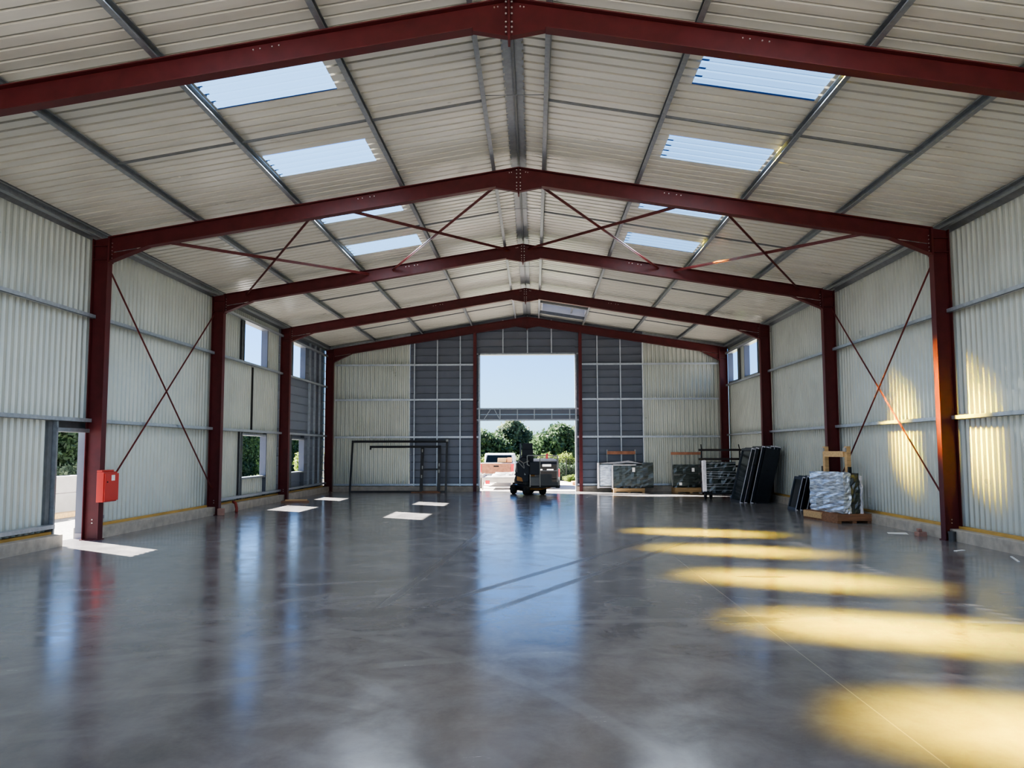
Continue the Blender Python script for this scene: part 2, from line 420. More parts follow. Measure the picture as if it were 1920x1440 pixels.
for s in (-1, 1):
    mb = MB(); a, b = SKX[s]
    if s < 0: bands = [(-8.12, a), (b, RX)]
    else: bands = [(RX, HATCH[0]), (b, 8.12)]
    for x0, x1 in bands: roof_part(mb, x0, x1, YFRONT, YBACK + .1)
    if s > 0:
        roof_part(mb, HATCH[0], HATCH[1], YFRONT, HATCH[2]); roof_part(mb, HATCH[0], HATCH[1], HATCH[3], YBACK + .1); roof_part(mb, HATCH[1], a, YFRONT, YBACK + .1)
    y = YFRONT
    for yc in SKY_Y: roof_part(mb, a, b, y, yc - SKH); y = yc + SKH
    roof_part(mb, a, b, y, YBACK + .1)
    struct('ceiling', mb, 'roof', 'ribbed pale metal underside of the %s roof slope' % SIDE[s], 'ceiling')
NTH = ['', '', 'nearest', 'second nearest', 'third nearest', 'farthest']
for s in (-1, 1):
    for i, yc in enumerate(SKY_Y):
        mb = MB(); roof_part(mb, SKX[s][0], SKX[s][1], yc - SKH, yc + SKH, -.001, .3)
        lab = 'translucent sky-blue roof light in the %s slope, %s' % (SIDE[s], ['almost above the camera', 'just in front of the first beam', 'nearest of the four visible', 'second of four, just before the second beam', 'third of four, just past the second beam', 'farthest of four, near the third beam'][i])
        tag(build('roof_light', mb, 'sky'), lab, 'skylight', 'translucent roof lights')

# ridge flashing and eave trims
mb = MB()
n = 0; y = YFRONT
for sgn in (-1, 1):
    k = 0; y = YFRONT
    while y < YBACK:
        y2 = min(y + RP, YBACK); w = .125
        a = y + RP * .25; b = y + RP * .95
        def pt(x, yy): return (RX + sgn * x, yy, zs(RX + sgn * x) - .045)
        mb.add([pt(0, y), pt(w, y), pt(w, a), pt(w + .022, a), pt(w + .022, b), pt(w, b), pt(w, y2), pt(0, y2)], [(0, 1, 2, 3, 4, 5, 6, 7)]); y = y2
struct('trim_1', mb, 'galv', 'galvanised ridge flashing with notched edges along the roof peak', 'flashing')
struct('trim_10', MB().box(RX - .012, RX + .022, YFRONT, YBACK, zs(RX) - .085, zs(RX) - .04), 'galvd', 'narrow dark seam bar running under the ridge flashing', 'flashing')
for i, s in enumerate((-1, 1)):
    z = zs(XC)
    mb = MB(); mb.prism([(s * (XC - .005), z - .17), (s * (XC - .20), z + .0), (s * (XC - .20), z + .012), (s * XC, z - .01)], 'y', YFRONT, YG)
    struct('trim_%d' % (2 + i), mb, 'galvd', 'dark galvanised eave flashing along the top of the %s wall' % SIDE[s], 'flashing')
for i, s in enumerate((-1, 1)):
    mb = MB(); x0, x1 = (-XC + .02, -4.55) if s < 0 else (4.6, XC - .02)
    mb.prism([(x0, zs(x0) - .14), (x1, zs(x1) - .14), (x1, zs(x1) - .03), (x0, zs(x0) - .03)], 'y', YG - .05, YG - .03)
    struct('trim_%d' % (4 + i), mb, 'galv', 'grey flashing above the gable beam on the %s side' % SIDE[s], 'flashing')

# plinths
def base(name, segs, lab):
    mb = MB()
    for b in segs: mb.box(*b)
    o = struct(name, mb, 'plinth', lab, 'plinth', bevel=.012)
base('baseboard_left', [(-8.1, -7.62, YFRONT, 13.72, -.2, .20), (-8.1, -7.62, 14.86, 31.9, -.2, .20)], 'low cast concrete plinth under the left wall')
base('baseboard_right', [(7.62, 8.1, YFRONT, 31.9, -.2, .20)], 'low cast concrete plinth under the right wall')
base('baseboard_back', [(-7.6, -1.80, 31.74, 32.1, -.2, .20), (1.95, 7.6, 31.74, 32.1, -.2, .20)], 'low cast concrete plinth under the gable wall')
mb = MB(); mb.box(-7.87, -7.80, YFRONT, 13.70, .20, .245); mb.box(-7.87, -7.80, 14.9, 31.6, .20, .245)
struct('trim_6', mb, 'yellow', 'yellow timber strip on the plinth along the left wall', 'sill strip')
struct('trim_7', MB().box(7.78, 7.87, YFRONT, 31.6, .20, .245), 'yellow', 'yellow timber strip on the plinth along the right wall', 'sill strip')
# dark seam in left wall
struct('trim_8', MB().box(-7.90, -7.865, 23.50, 23.56, 2.2, 4.02), 'blk', 'thin black vertical joint in the left wall sheeting', 'joint')
# corner angle at the left far corner
mb = MB()
for k in range(18): mb.box(-7.89, -7.86, 31.45, 31.47, .35 + k * .29, .35 + k * .29 + .22)
struct('trim_9', mb, 'galv', 'pale dashed edge strip in the far left corner', 'corner strip')

# ------------------------------------------------------------------ portal frames
def isec(mb, a, b, side, up, depth, fw, tf=.016, tw=.012):
    """I-section from a to b; 'up' = depth direction measured from the line, 'side' = flange direction (centred)"""
    h = fw / 2; w = tw / 2
    mb.sweep([(-h, 0), (h, 0), (h, tf), (-h, tf)], a, b, side, up)
    mb.sweep([(-h, depth - tf), (h, depth - tf), (h, depth), (-h, depth)], a, b, side, up)
    mb.sweep([(-w, tf), (w, tf), (w, depth - tf), (-w, depth - tf)], a, b, side, up)
for i in (1, 2, 3, 4, 5):
    yc = YF[i] + FW / 2
    for s in (-1, 1):
        pos = {1: 'standing beside the camera, outside the picture', 2: 'nearest in the photo', 3: 'second from the camera', 4: 'third from the camera', 5: 'in the far corner'}[i]
        # column
        t = thing('steel_column', 'red oxide steel I-column on the %s wall, %s' % (SIDE[s], pos), 'column', (s * (XI + XO) / 2, yc, 0), 0, 'red portal frame columns')
        ox, oy = s * (XI + XO) / 2, yc
        mb = MB(); xin = s * XI - ox
        zt = zr(s * XO)
        # flanges and web (top cut to the roof slope)
        h = FW / 2; tf = .016
        for xa, xb in ((XI, XI + tf), (XO - tf, XO)):
            mb.prism([(s * xa - ox, .012), (s * xb - ox, .012), (s * xb - ox, zr(s * xb)), (s * xa - ox, zr(s * xa))], 'y', -h, h)
        mb.prism([(s * (XI + tf) - ox, .012), (s * (XO - tf) - ox, .012), (s * (XO - tf) - ox, zr(s * XO)), (s * (XI + tf) - ox, zr(s * XI) - .002)], 'y', -.006, .006)
        build('shaft', mb, 'red', t, bevel=.003)
        build('base_plate', MB().box(-.17, .17, -.11, .11, 0, .015), 'red', t)
        mb = MB()
        for z in (5.12, 5.02 + .36):
            mb.box(-.145, .145, -h + .005, -.006, z, z + .012)
        build('stiffener', mb, 'red', t)
        if i == 4 or i == 3 or i == 2:
            for zz in (.30, .36): build('bolt', MB().lathe([(.011, 0), (.011, .012)], (.0, -.02, zz), 'y', 8), 'bolt', t)
    for s in (-1, 1):
        pos = {1: 'first overhead frame at the top of the photo', 2: 'second overhead frame', 3: 'third overhead frame', 4: 'fourth overhead frame', 5: 'end frame against the gable wall'}[i]
        t = thing('steel_rafter', 'red roof beam, %s half of the %s' % (SIDE[s], pos), 'roof beam', (RX, yc, 0), 0, 'red portal frame rafters')
        xe = s * XI - RX; xa0 = s * .012
        mb = MB(); D = .30; h = FW / 2; tf = .016
        Z = lambda x: zr(RX + x)
        def slab(x0, x1, top, bot, y0, y1):
            mb.prism([(x0, Z(x0) - bot), (x1, Z(x1) - bot), (x1, Z(x1) - top), (x0, Z(x0) - top)], 'y', y0, y1)
        xh = s * .42; xk = s * 6.78 - RX
        slab(xa0, xe, 0, tf, -h, h)
        slab(xh, xk, D - tf, D, -h, h)
        slab(xa0, xe, tf, D - tf + .001, -.006, .006)
        build('beam', mb, 'red', t, bevel=.003)
        # eave haunch
        zb = 5.10 if i < 5 else 5.05
        mb = MB()
        mb.prism([(xe, zb), (xe, Z(xe) - D), (xk, Z(xk) - D)], 'y', -.006, .006)
        mb.prism([(xe, zb - .016), (xe, zb), (xk, Z(xk) - D + .014), (xk, Z(xk) - D)], 'y', -h, h)
        build('eave_haunch', mb, 'red', t, bevel=.002)
        mb = MB(); mb.box(min(xe, xe + s * -.018), max(xe, xe - s * .018), -h, h, zb - .03, Z(xe))
        build('end_plate', mb, 'red', t)
        # apex gusset
        mb = MB()
        zc = 6.345
        mb.prism([(xa0, zc), (xh, Z(xh) - D), (xh, Z(xh) - D + tf + .002), (xa0, Z(xa0) - D + tf + .002)], 'y', -.008, .008)
        mb.prism([(xa0, zc - .012), (xa0, zc), (xh, Z(xh) - D + .002), (xh, Z(xh) - D - .01)], 'y', -.05, .05)
        build('apex_gusset', mb, 'red', t)
        build('apex_plate', MB().box(min(0, s * .014), max(0, s * .014), -h, h, zc - .075, Z(0) - .002), 'red', t)
        if i < 5:
            def bolt(r, x, y, z): build('bolt', MB().lathe([(r, 0), (r, .014)], (x, y, z), 'y', 8), 'bolt', t)
            for zz in (.02, .08, .14, .24, .31, .38): bolt(.011, s * .034, -.085, zc + zz)
            for xx in (.13, .17): bolt(.009, s * xx, -.02, Z(s * xx) - .06)
            for xx in (2.67, 2.75, 2.89, 2.97): bolt(.009, s * xx, -.02, Z(s * xx) - .07)
            for zz in (.06, .13, .2, .27, .34): bolt(.010, xe - s * .035, -.02, zb + zz)

# gable wind posts
for s, x in ((-1, -1.97), (1, 2.13)):
    mb = MB(); z = zr(x) - .30
    mb.box(x - .06, x + .06, 31.56, 31.575, 0, z); mb.box(x - .06, x + .06, 31.715, 31.73, 0, z); mb.box(x - .006, x + .006, 31.575, 31.715, 0, z)
    tag(build('gable_post', mb, 'red'), 'slim red steel post on the %s side of the big doorway' % SIDE[s], 'post', 'gable doorway posts')

# ------------------------------------------------------------------ purlins
def csec(mb, a, b, side, up, w=.06, h=.14, t=.008, lip=.018):
    # C opening towards -side
    mb.sweep([(-w / 2, 0), (w / 2, 0), (w / 2, h), (-w / 2, h), (-w / 2, h - lip), (-w / 2 + t, h - lip), (-w / 2 + t, h - t), (w / 2 - t, h - t), (w / 2 - t, t), (-w / 2 + t, t), (-w / 2 + t, lip), (-w / 2, lip)], a, b, side, up)
PX = {-1: [-.38, -2.08, -4.02, -5.88, -7.70], 1: [.53, 2.24, 4.18, 5.92, 7.70]}
PN = ['beside the ridge', 'second down from the ridge', 'third down from the ridge', 'fourth down from the ridge', 'along the eave']
for s in (-1, 1):
    for k, x in enumerate(PX[s]):
        mb = MB(); th = atan2(SL, 1)
        side = Vector((s * cos(th), 0, -sin(th))); up = Vector((s * sin(th), 0, cos(th)))
        a = Vector((x, YFRONT, zr(x) + .001)); b = Vector((x, YG - .02, zr(x) + .001))
        csec(mb, a, b, side, up, .065, .13)
        tag(build('roof_purlin', mb, 'galv'), 'long galvanised purlin under the %s roof slope, %s' % (SIDE[s], PN[k]), 'purlin', 'roof purlins')
# sag bars
bays = [(1, 11.72, 'nearest whole'), (2, 17.42, 'second'), (3, 23.05, 'third'), (4, 28.7, 'farthest')]
for i, y, bn in bays:
    for s in (-1, 1):
        for k in range(3):
            x0, x1 = PX[s][k], PX[s][k + 1]
            if s > 0 and i == 4 and k == 0: continue
            mb = MB(); mb.bar((x0 + s * .035, y, zr(x0) + .055), (x1 - s * .035, y, zr(x1) + .055), .035, .03)
            tag(build('sag_bar', mb, 'galvd'), 'thin spacer bar, %s bay, %s roof slope, %s' % (bn, SIDE[s], ['uppermost, next to the ridge', 'middle of three', 'lowest of three'][k]), 'spacer bar', 'roof sag bars')
    mb = MB(); mb.tube([(PX[-1][0], y - .03, zr(.4) + .10), (PX[1][0], y - .03, zr(.4) + .10)], .006, 6)
    tag(build('ridge_tie_wire', mb, 'galvd'), 'thin tie rod crossing under the ridge in the %s bay' % bn, 'tie rod', 'ridge tie rods')

# ------------------------------------------------------------------ wall girts
def girt_side(s, y0, y1, z, lab):
    mb = MB(); th = .07; x0, x1 = 7.70, 7.86
    # C section lying flat: web facing the room
    sx = s
    mb.prism([(sx * 7.73, z - .035), (sx * 7.745, z - .035), (sx * 7.745, z + .028), (sx * 7.88, z + .028), (sx * 7.88, z + .035), (sx * 7.73, z + .035)], 'y', y0, y1)
    mb.prism([(sx * 7.73, z - .035), (sx * 7.79, z - .035), (sx * 7.79, z - .030), (sx * 7.73, z - .030)], 'y', y0, y1)
    return tag(build('wall_rail', mb, 'galvw'), lab, 'wall rail', 'galvanised wall rails')
for s in (-1, 1):
    for (i, j) in ((0, 2), (2, 3), (3, 4), (4, 5)):
        y0 = YFRONT if i == 0 else YF[i] + FW / 2 + .02
        y1 = YF[j] + FW / 2 - .02
        ys = y0 if i else YFRONT
        girt_side(s, ys, y1, 4.06, 'upper rail on the %s wall %s' % (SIDE[s], BAY[(i, j)]))
        girt_side(s, ys, y1, 2.15, 'lower rail on the %s wall %s' % (SIDE[s], BAY[(i, j)]))
        if s < 0 and i >= 3:
            girt_side(s, ys, y1, 5.28, 'rail above the high window, left wall %s' % BAY[(i, j)])
            girt_side(s, ys, y1, .33, 'bottom rail by the plinth, left wall %s' % BAY[(i, j)])
        if s > 0 and i == 4:
            girt_side(s, ys, y1, 5.30, 'galvanised top rail above the two high windows of the right wall')
girt_side(-1, YFRONT, 13.66, .33, 'galvanised bottom rail left of the side doorway above the plinth')
# gable rails
for s in (-1, 1):
    x0, x1 = (-7.48, -2.04) if s < 0 else (2.20, 7.48)
    for z, nm in ((.26, 'lowest'), (2.10, 'second lowest'), (3.56, 'second highest'), (4.93, 'highest')):
        a, b = (x0, x1)
        if nm == 'second lowest' or nm == 'lowest': a, b = (x0, -1.84) if s < 0 else (2.0, x1)
        mb = MB(); mb.box(a, b, 31.76, 31.77, z - .035, z + .035); mb.box(a, b, 31.77, 31.88, z + .025, z + .035)
        tag(build('wall_rail', mb, 'galvw'), 'galvanised rail on the gable wall %s of the doorway, %s of four' % (SIDE[s], nm), 'wall rail', 'galvanised wall rails')

# studs on gable wall
def stud(x, z0, z1, lab, w=.05, y0=31.80):
    mb = MB(); mb.box(x - w / 2, x + w / 2, y0, y0 + .008, z0, z1); mb.box(x - w / 2, x - w / 2 + .006, y0, YG - .01, z0, z1)
    return tag(build('wall_stud', mb, 'galvw'), lab, 'stud', 'galvanised gable studs')
for x, nm in ((-4.36, 'farthest left of three left of the doorway'), (-3.46, 'middle of three left of the doorway'), (-2.56, 'nearest the doorway on its left')):
    stud(x, .1, zr(x) - .02, 'thin vertical stud on the slate gable cladding, ' + nm)
for x, nm in ((2.80, 'nearest the doorway on its right'), (3.70, 'middle of three right of the doorway'), (4.56, 'farthest right of three right of the doorway')):
    stud(x, .1, zr(x) - .02, 'thin vertical stud on the slate gable cladding, ' + nm)
for x, nm in ((-.88, 'left'), (.08, 'centre'), (1.02, 'right')):
    stud(x, 5.38, zs(x) - .1, 'short vertical stud above the big doorway, ' + nm)
# studs on left far bay
for y in (29.35, 30.05, 30.75):
    mb = MB(); mb.box(-7.86, -7.79, y, y + .05, .36, 5.5)
    nm = {29.35: 'nearest the windows', 30.05: 'middle of three', 30.75: 'nearest the far corner'}[y]
    tag(build('wall_stud', mb, 'galvw'), 'vertical stud on the slate cladding of the left wall, ' + nm, 'stud', 'left wall studs')

# ------------------------------------------------------------------ big doorway
t = tag(thing('door_2', 'tall gable doorway with galvanised jambs and a lintel dividing sky from yard', 'doorway', (.08, 31.9, 0)), kind='structure')
P = MB()
ox = .08
for x0, x1 in ((-1.84, -1.78), (1.93, 1.99)):
    build('jamb', MB().box(x0 - ox, x1 - ox, -.14, .24, 0, 5.38), 'galv', t)
build('head_rail', MB().box(-2.0 - ox, 2.14 - ox, -.14, .22, 5.32, 5.38), 'galv', t)
for z in (2.76, 3.20):
    build('lintel_chord', MB().box(-2.0 - ox, 2.14 - ox, -.12, -.06, z - .03, z + .03), 'galv', t)
mb = MB()
for z in (2.76, 2.98): mb.box(-1.80 - ox, 1.95 - ox, .0, .03, z, z + .215)
build('lintel_cladding', mb, 'dark', t)
build('lintel_cap', MB().box(-1.80 - ox, 1.95 - ox, -.10, .2, 3.19, 3.21), 'dark', t)
for x in (-1.0, -.32, .34, 1.02, 1.72): build('lintel_stud', MB().box(x - ox - .02, x - ox + .02, -.09, -.05, 2.8, 3.17), 'galv', t)
for x0, x1 in ((-1.62, -1.38), (-1.02, -1.22)): build('lintel_diagonal', MB().bar((x0 - ox, -.07, 2.80), (x1 - ox, -.07, 3.17), .03, .03, (0, 1, 0)), 'galv', t)

# ------------------------------------------------------------------ side doorway and windows
def opening(name, s, y0, y1, z0, z1, lab, depth=.09, jz0=None, jz1=None, sill=True, inward=.10, kind='structure'):
    """lined opening in a side wall; near and far jambs, head and sill as parts"""
    xc = s * XC; t = tag(thing(name, lab, 'window' if name.startswith('window') else 'doorway', (xc, (y0 + y1) / 2, z0)), kind='structure')
    cy = (y0 + y1) / 2; xi = -s * inward; xo = s * depth
    X = sorted((xi, xo)); a, b = y0 - cy, y1 - cy; h = z1 - z0
    j0 = (jz0 if jz0 is not None else z0) - z0; j1 = (jz1 if jz1 is not None else z1) - z0
    build('jamb', MB().box(X[0], X[1], b - .012, b + .05, j0, j1), 'dark', t)
    build('jamb', MB().box(min(0, xo), max(0, xo), a - .05, a + .012, j0, j1), 'dark', t)
    # near C-stud, open side seen as a dark recess
    mb = MB(); xs_ = sorted((xi, -s * .005))
    mb.box(xs_[0], xs_[1], a - .05, a - .038, j0, j1); mb.box(xs_[0], xs_[1], a - .01, a + .0, j0, j1)
    mb.box(min(-s * .005, xi * .15), max(-s * .005, xi * .15), a - .05, a, j0, j1); mb.box(min(xi, xi * .9), max(xi, xi * .9), a - .22, a - .17, j0, j1)
    build('near_stud', mb, 'galvd', t)
    build('head', MB().box(X[0], X[1], a - .03, b + .03, h - .005, h + .05), 'galv', t)
    if sill: build('sill', MB().box(X[0] - (.04 if s < 0 else .0), X[1] + (0.04 if s > 0 else 0), a - .03, b + .03, -.04, .008), 'galv', t)
    return t
opening('window_1', -1, *LH3[:4], 'tall unglazed high window in the left wall between second and third columns')
opening('window_2', -1, *LL3[:4], 'unglazed low window in the left wall between second and third columns', jz0=.25, jz1=2.12)
opening('window_3', -1, *LH4[:4], 'narrow high window in the slate part of the left wall')
opening('window_4', -1, *LL4[:4], 'low window in the slate part of the left wall', jz0=.25, jz1=2.12)
opening('window_5', 1, *RH1[:4], 'high window in the right wall nearest the far corner')
opening('window_6', 1, *RH2[:4], 'high window in the right wall beside the third column')
# side doorway
t = tag(thing('door_1', 'open side doorway in the left wall letting sunlight onto the floor', 'doorway', (-XC, 14.29, 0)), kind='structure')
build('far_reveal', MB().box(-.17, .02, .565, .60, .10, 1.98), 'dark', t)
build('reveal_foot', MB().box(-.16, .0, .55, .62, 0, .10), 'block', t)
build('far_jamb', MB().box(.0, .14, .60, .64, 0.02, 2.10), 'galv', t)
build('near_jamb', MB().box(-.02, .12, -.61, -.56, .02, 2.12), 'galv', t)
build('near_stud', MB().box(-.02, .05, -.74, -.62, .34, 2.11), 'galvd', t)
build('head_rail', MB().box(.02, .13, -.6, .62, 1.93, 2.0), 'galv', t)
build('transom_panel', MB().box(-.02, .01, -.6, .62, 1.98, 2.12), 'galvd', t)
tag(build('rail_bracket', MB().box(-7.80, -7.60, 14.92, 14.99, .36, .42).box(-7.80, -7.77, 14.92, 14.99, .22, .42), 'galv', bevel=.004), 'short pale bracket sticking out low beside the side doorway', 'bracket')

# ------------------------------------------------------------------ cross bracing
def brace(a, b, lab, grp, r=.028, m='redb', name='cross_brace'):
    mb = MB(); a, b = Vector(a), Vector(b)
    d = (b - a).normalized(); n = Vector((1, 0, 0)) if grp.startswith('wall') else Vector((0, 0, 1))
    mb.bar(a, b, .012, r * 2, d.cross(n).cross(d) if not grp.startswith('wall') else (0, 0, 1))
    mb.bar(a, b, r * 1.6, .012, n if not grp.startswith('wall') else (0, 0, 1))
    tag(build(name, mb, m), lab, 'brace', grp)
for s in (-1, 1):
    x = s * 7.66
    brace((x, 14.80, 5.15), (x, 20.20, .62), 'wall cross brace on the %s falling away from the nearest column' % SIDE[s], 'wall cross braces', .02)
    brace((x + s * .03, 14.84, .60), (x + s * .03, 20.20, 5.10), 'wall cross brace on the %s rising from the foot of the nearest column' % SIDE[s], 'wall cross braces', .02)
for a, b, nm in ((-6.49, -3.84, 'outer left bay, rising towards the ridge'), (-3.78, -6.96, 'outer left bay, falling towards the wall'), (-3.06, -.27, 'inner left bay, rising towards the ridge'), (-.35, -3.23, 'inner left bay, falling from the ridge'),
                 (.46, 3.47, 'inner right bay, falling from the ridge'), (3.02, .2, 'inner right bay, rising towards the ridge'), (3.86, 6.95, 'outer right bay, falling towards the wall'), (6.38, 3.86, 'outer right bay, rising towards the ridge')):
    brace((a, YF[2] + .1, zr(a) - .26), (b, YF[3] + .05, zr(b) - .10), 'red diagonal roof brace in the %s' % nm, 'roof braces', .03)

# ------------------------------------------------------------------ roof hatch
x0, x1, y0, y1 = HATCH
t = thing('smoke_vent', 'white-lined smoke vent opening in the right roof slope near the gable', 'roof vent', ((x0 + x1) / 2, (y0 + y1) / 2, zs((x0 + x1) / 2)))
cx_, cy_, cz_ = t.location
th = SL
def zz(x): return zs(x) - cz_
def skew(mb_pts): return mb_pts
mb = MB()
for (xa, xb) in ((x0, x0 + .04), (x1 - .04, x1)):
    mb.prism([(xa - cx_, zz(xa) - .03), (xb - cx_, zz(xb) - .03), (xb - cx_, zz(xb) + .35), (xa - cx_, zz(xa) + .35)], 'y', y0 - cy_, y1 - cy_)
for (ya, yb) in ((y0, y0 + .04), (y1 - .04, y1)):
    mb.prism([(x0 - cx_, zz(x0) - .03), (x1 - cx_, zz(x1) - .03), (x1 - cx_, zz(x1) + .35), (x0 - cx_, zz(x0) + .35)], 'y', ya - cy_, yb - cy_)
build('curb', mb, 'white', t)
mb = MB(); mb.prism([(x0 - cx_, zz(x0) + .34), (x1 - cx_, zz(x1) + .34), (x1 - cx_, zz(x1) + .37), (x0 - cx_, zz(x0) + .37)], 'y', y0 - cy_, y1 - cy_)
build('dome', mb, 'sky', t)
for ya in (y0 - .06, y1 - .03):
    mb = MB(); mb.prism([(x0 - .1 - cx_, zz(x0 - .1) - .14), (x1 - cx_, zz(x1) - .14), (x1 - cx_, zz(x1) - .03), (x0 - .1 - cx_, zz(x0 - .1) - .03)], 'y', ya - cy_, ya - cy_ + .06)
    build('trimmer', mb, 'galvd', t)
for ya in (y0 + .55, y0 + 1.0):
    mb = MB(); mb.bar((x0 - cx_, ya - cy_, zz(x0) + .05), (x1 - cx_, ya - cy_, zz(x1) + .05), .04, .04)
    build('cross_bar', mb, 'galv', t)
build('actuator', MB().box(.25, .32, -1.0, .9, zz(cx_ + .28) + .0, zz(cx_ + .28) + .06), 'galv', t)

# ------------------------------------------------------------------ red cabinet on the nearest left column
t = thing('fire_cabinet', 'bright red wall cabinet fixed to the nearest left column', 'cabinet', (-7.50, 14.74, .68))
build('case', MB().box(.0, .13, -.25, .22, 0, .54), 'redbox', t, bevel=.006)
build('door', MB().box(.132, .15, -.235, .245, .02, .51), 'redbox', t, bevel=.004)
build('hood', MB().box(.0, .10, -.25, .16, .542, .575), 'redbox', t, bevel=.004)
build('label_sticker', MB().box(.151, .154, -.02, .10, .38, .48), 'paper', t)
build('keyhole', MB().lathe([(.014, .15), (.014, .162)], (0, -.16, .36), 'x', 10), 'blk', t)

# ------------------------------------------------------------------ small things by the walls
tag(build('concrete_block', MB().box(-7.50, -7.35, 20.12, 20.24, 0, .17), 'brick', bevel=.012), 'small pinkish block against the foot of the second left column', 'block')
tag(build('red_duct', MB().tube([(-7.18 - .25, 21.25, 0), (-7.44, 21.3, .08), (-7.52, 21.42, .22), (-7.6, 21.45, .26)], .038, 10), 'redpipe', smooth=True), 'short dark red duct rising by the left plinth', 'duct')
t = thing('timber_offcut', 'timber board lying at the foot of the third left column', 'plank', (-7.05, 25.2, 0), radians(14))
build('board', MB().box(-.42, .42, -.1, .1, 0, .05), 'oldwood', t, bevel=.005)
build('upper_board', MB().box(-.30, .36, -.05, .06, .05, .09), 'pine', t, bevel=.005)
tag(build('paper_sheet', MB().add([(7.0, 15.75, .003), (7.32, 15.6, .003), (7.40, 15.9, .012), (7.1, 16.05, .004)], [(0, 1, 2, 3)]), 'paper'), 'white sheet lying on the floor beside the right plinth', 'sheet')
mb = MB(); mb.box(7.36, 7.52, 15.30, 15.46, 0, .075); mb.box(7.37, 7.45, 15.34, 15.42, .075, .14); mb.crumple(.012, 3)
tag(build('rubble_piece', mb, 'brick', bevel=.01), 'lump of rubble beside the white sheet by the right plinth', 'rubble')
tag(build('pipe_stub', MB().lathe([(.055, 0), (.055, .14), (.062, .14), (.062, .17), (.045, .17), (.045, .02)], (7.56, 14.50, 0), 'z', 18), 'pipe', smooth=False), 'short grey pipe stub standing at the nearest right column', 'pipe')
for (x, y, w, l, r, lab) in ((7.02, 13.2, .03, .10, .5, 'small pale scrap on the floor near the nearest right column'), (7.3, 12.2, .015, .30, 1.2, 'thin pale strip lying on the floor at the right'),):
    mb = MB(); mb.box(-l, l, -w, w, 0, .008); o = build('scrap', mb, 'paper', recenter=False); o.location = (x, y, 0); o.rotation_euler = (0, 0, r); tag(o, lab, 'scrap')

# ------------------------------------------------------------------ leaning steel frames by the gable wall
def lean(name, lab, cat, x, y, ang, m, parts, group=None):
    t = thing(name, lab, cat, (x, y, 0), 0, group); t.rotation_euler = (-ang, 0, 0); return t
t = lean('door_frame', 'large dark steel frame leaning on the gable wall', 'frame', -6.74, 31.12, radians(12), 'blackw', 0, 'leaning steel frames')
build('left_post', MB().box(0, .07, 0, .06, 0.0, 2.02), 'blackw', t)
build('right_post', MB().box(3.66, 3.74, 0, .06, 0, 2.02), 'blackw', t)
build('top_rail', MB().box(.06, 3.67, 0, .06, 1.94, 2.02), 'blackw', t)
build('bottom_rail', MB().box(.06, 3.67, 0, .06, 0, .06), 'blackw', t)
build('corner_cap', MB().box(3.66, 3.75, -.004, .064, 1.97, 2.06), 'rail', t)
t = lean('door_frame', 'smaller dark frame leaning in front of the large steel frame', 'frame', -6.0, 30.98, radians(12), 'blackw', 0, 'leaning steel frames')
build('top_rail', MB().box(0, 2.72, 0, .05, 1.73, 1.81), 'blackw', t)
build('left_stub', MB().box(0, .06, 0, .05, 1.66, 1.73), 'blackw', t)
build('post', MB().box(1.98, 2.10, 0, .05, .02, 1.73), 'blackw', t)
build('right_post', MB().box(2.64, 2.76, 0, .05, .02, 1.81), 'blackw', t)
build('cross_rail', MB().box(2.10, 2.64, 0, .05, .86, .92), 'blackw', t)
mb = MB()
for z, x in ((1.55, 2.0), (1.0, 2.66), (.75, 2.66), (.9, 2.02), (.55, 2.0)): mb.box(x + .02, x + .06, -.005, -.001, z, z + .12)
build('tape_scraps', mb, 'rail', t)
tag(build('metal_offcut', MB().box(-4.3, -3.2, 30.72, 30.86, 0, .035).box(-3.9, -3.3, 30.74, 30.9, .035, .06), 'oldwood'), 'flat brown offcuts on the floor before the leaning frames', 'offcut')

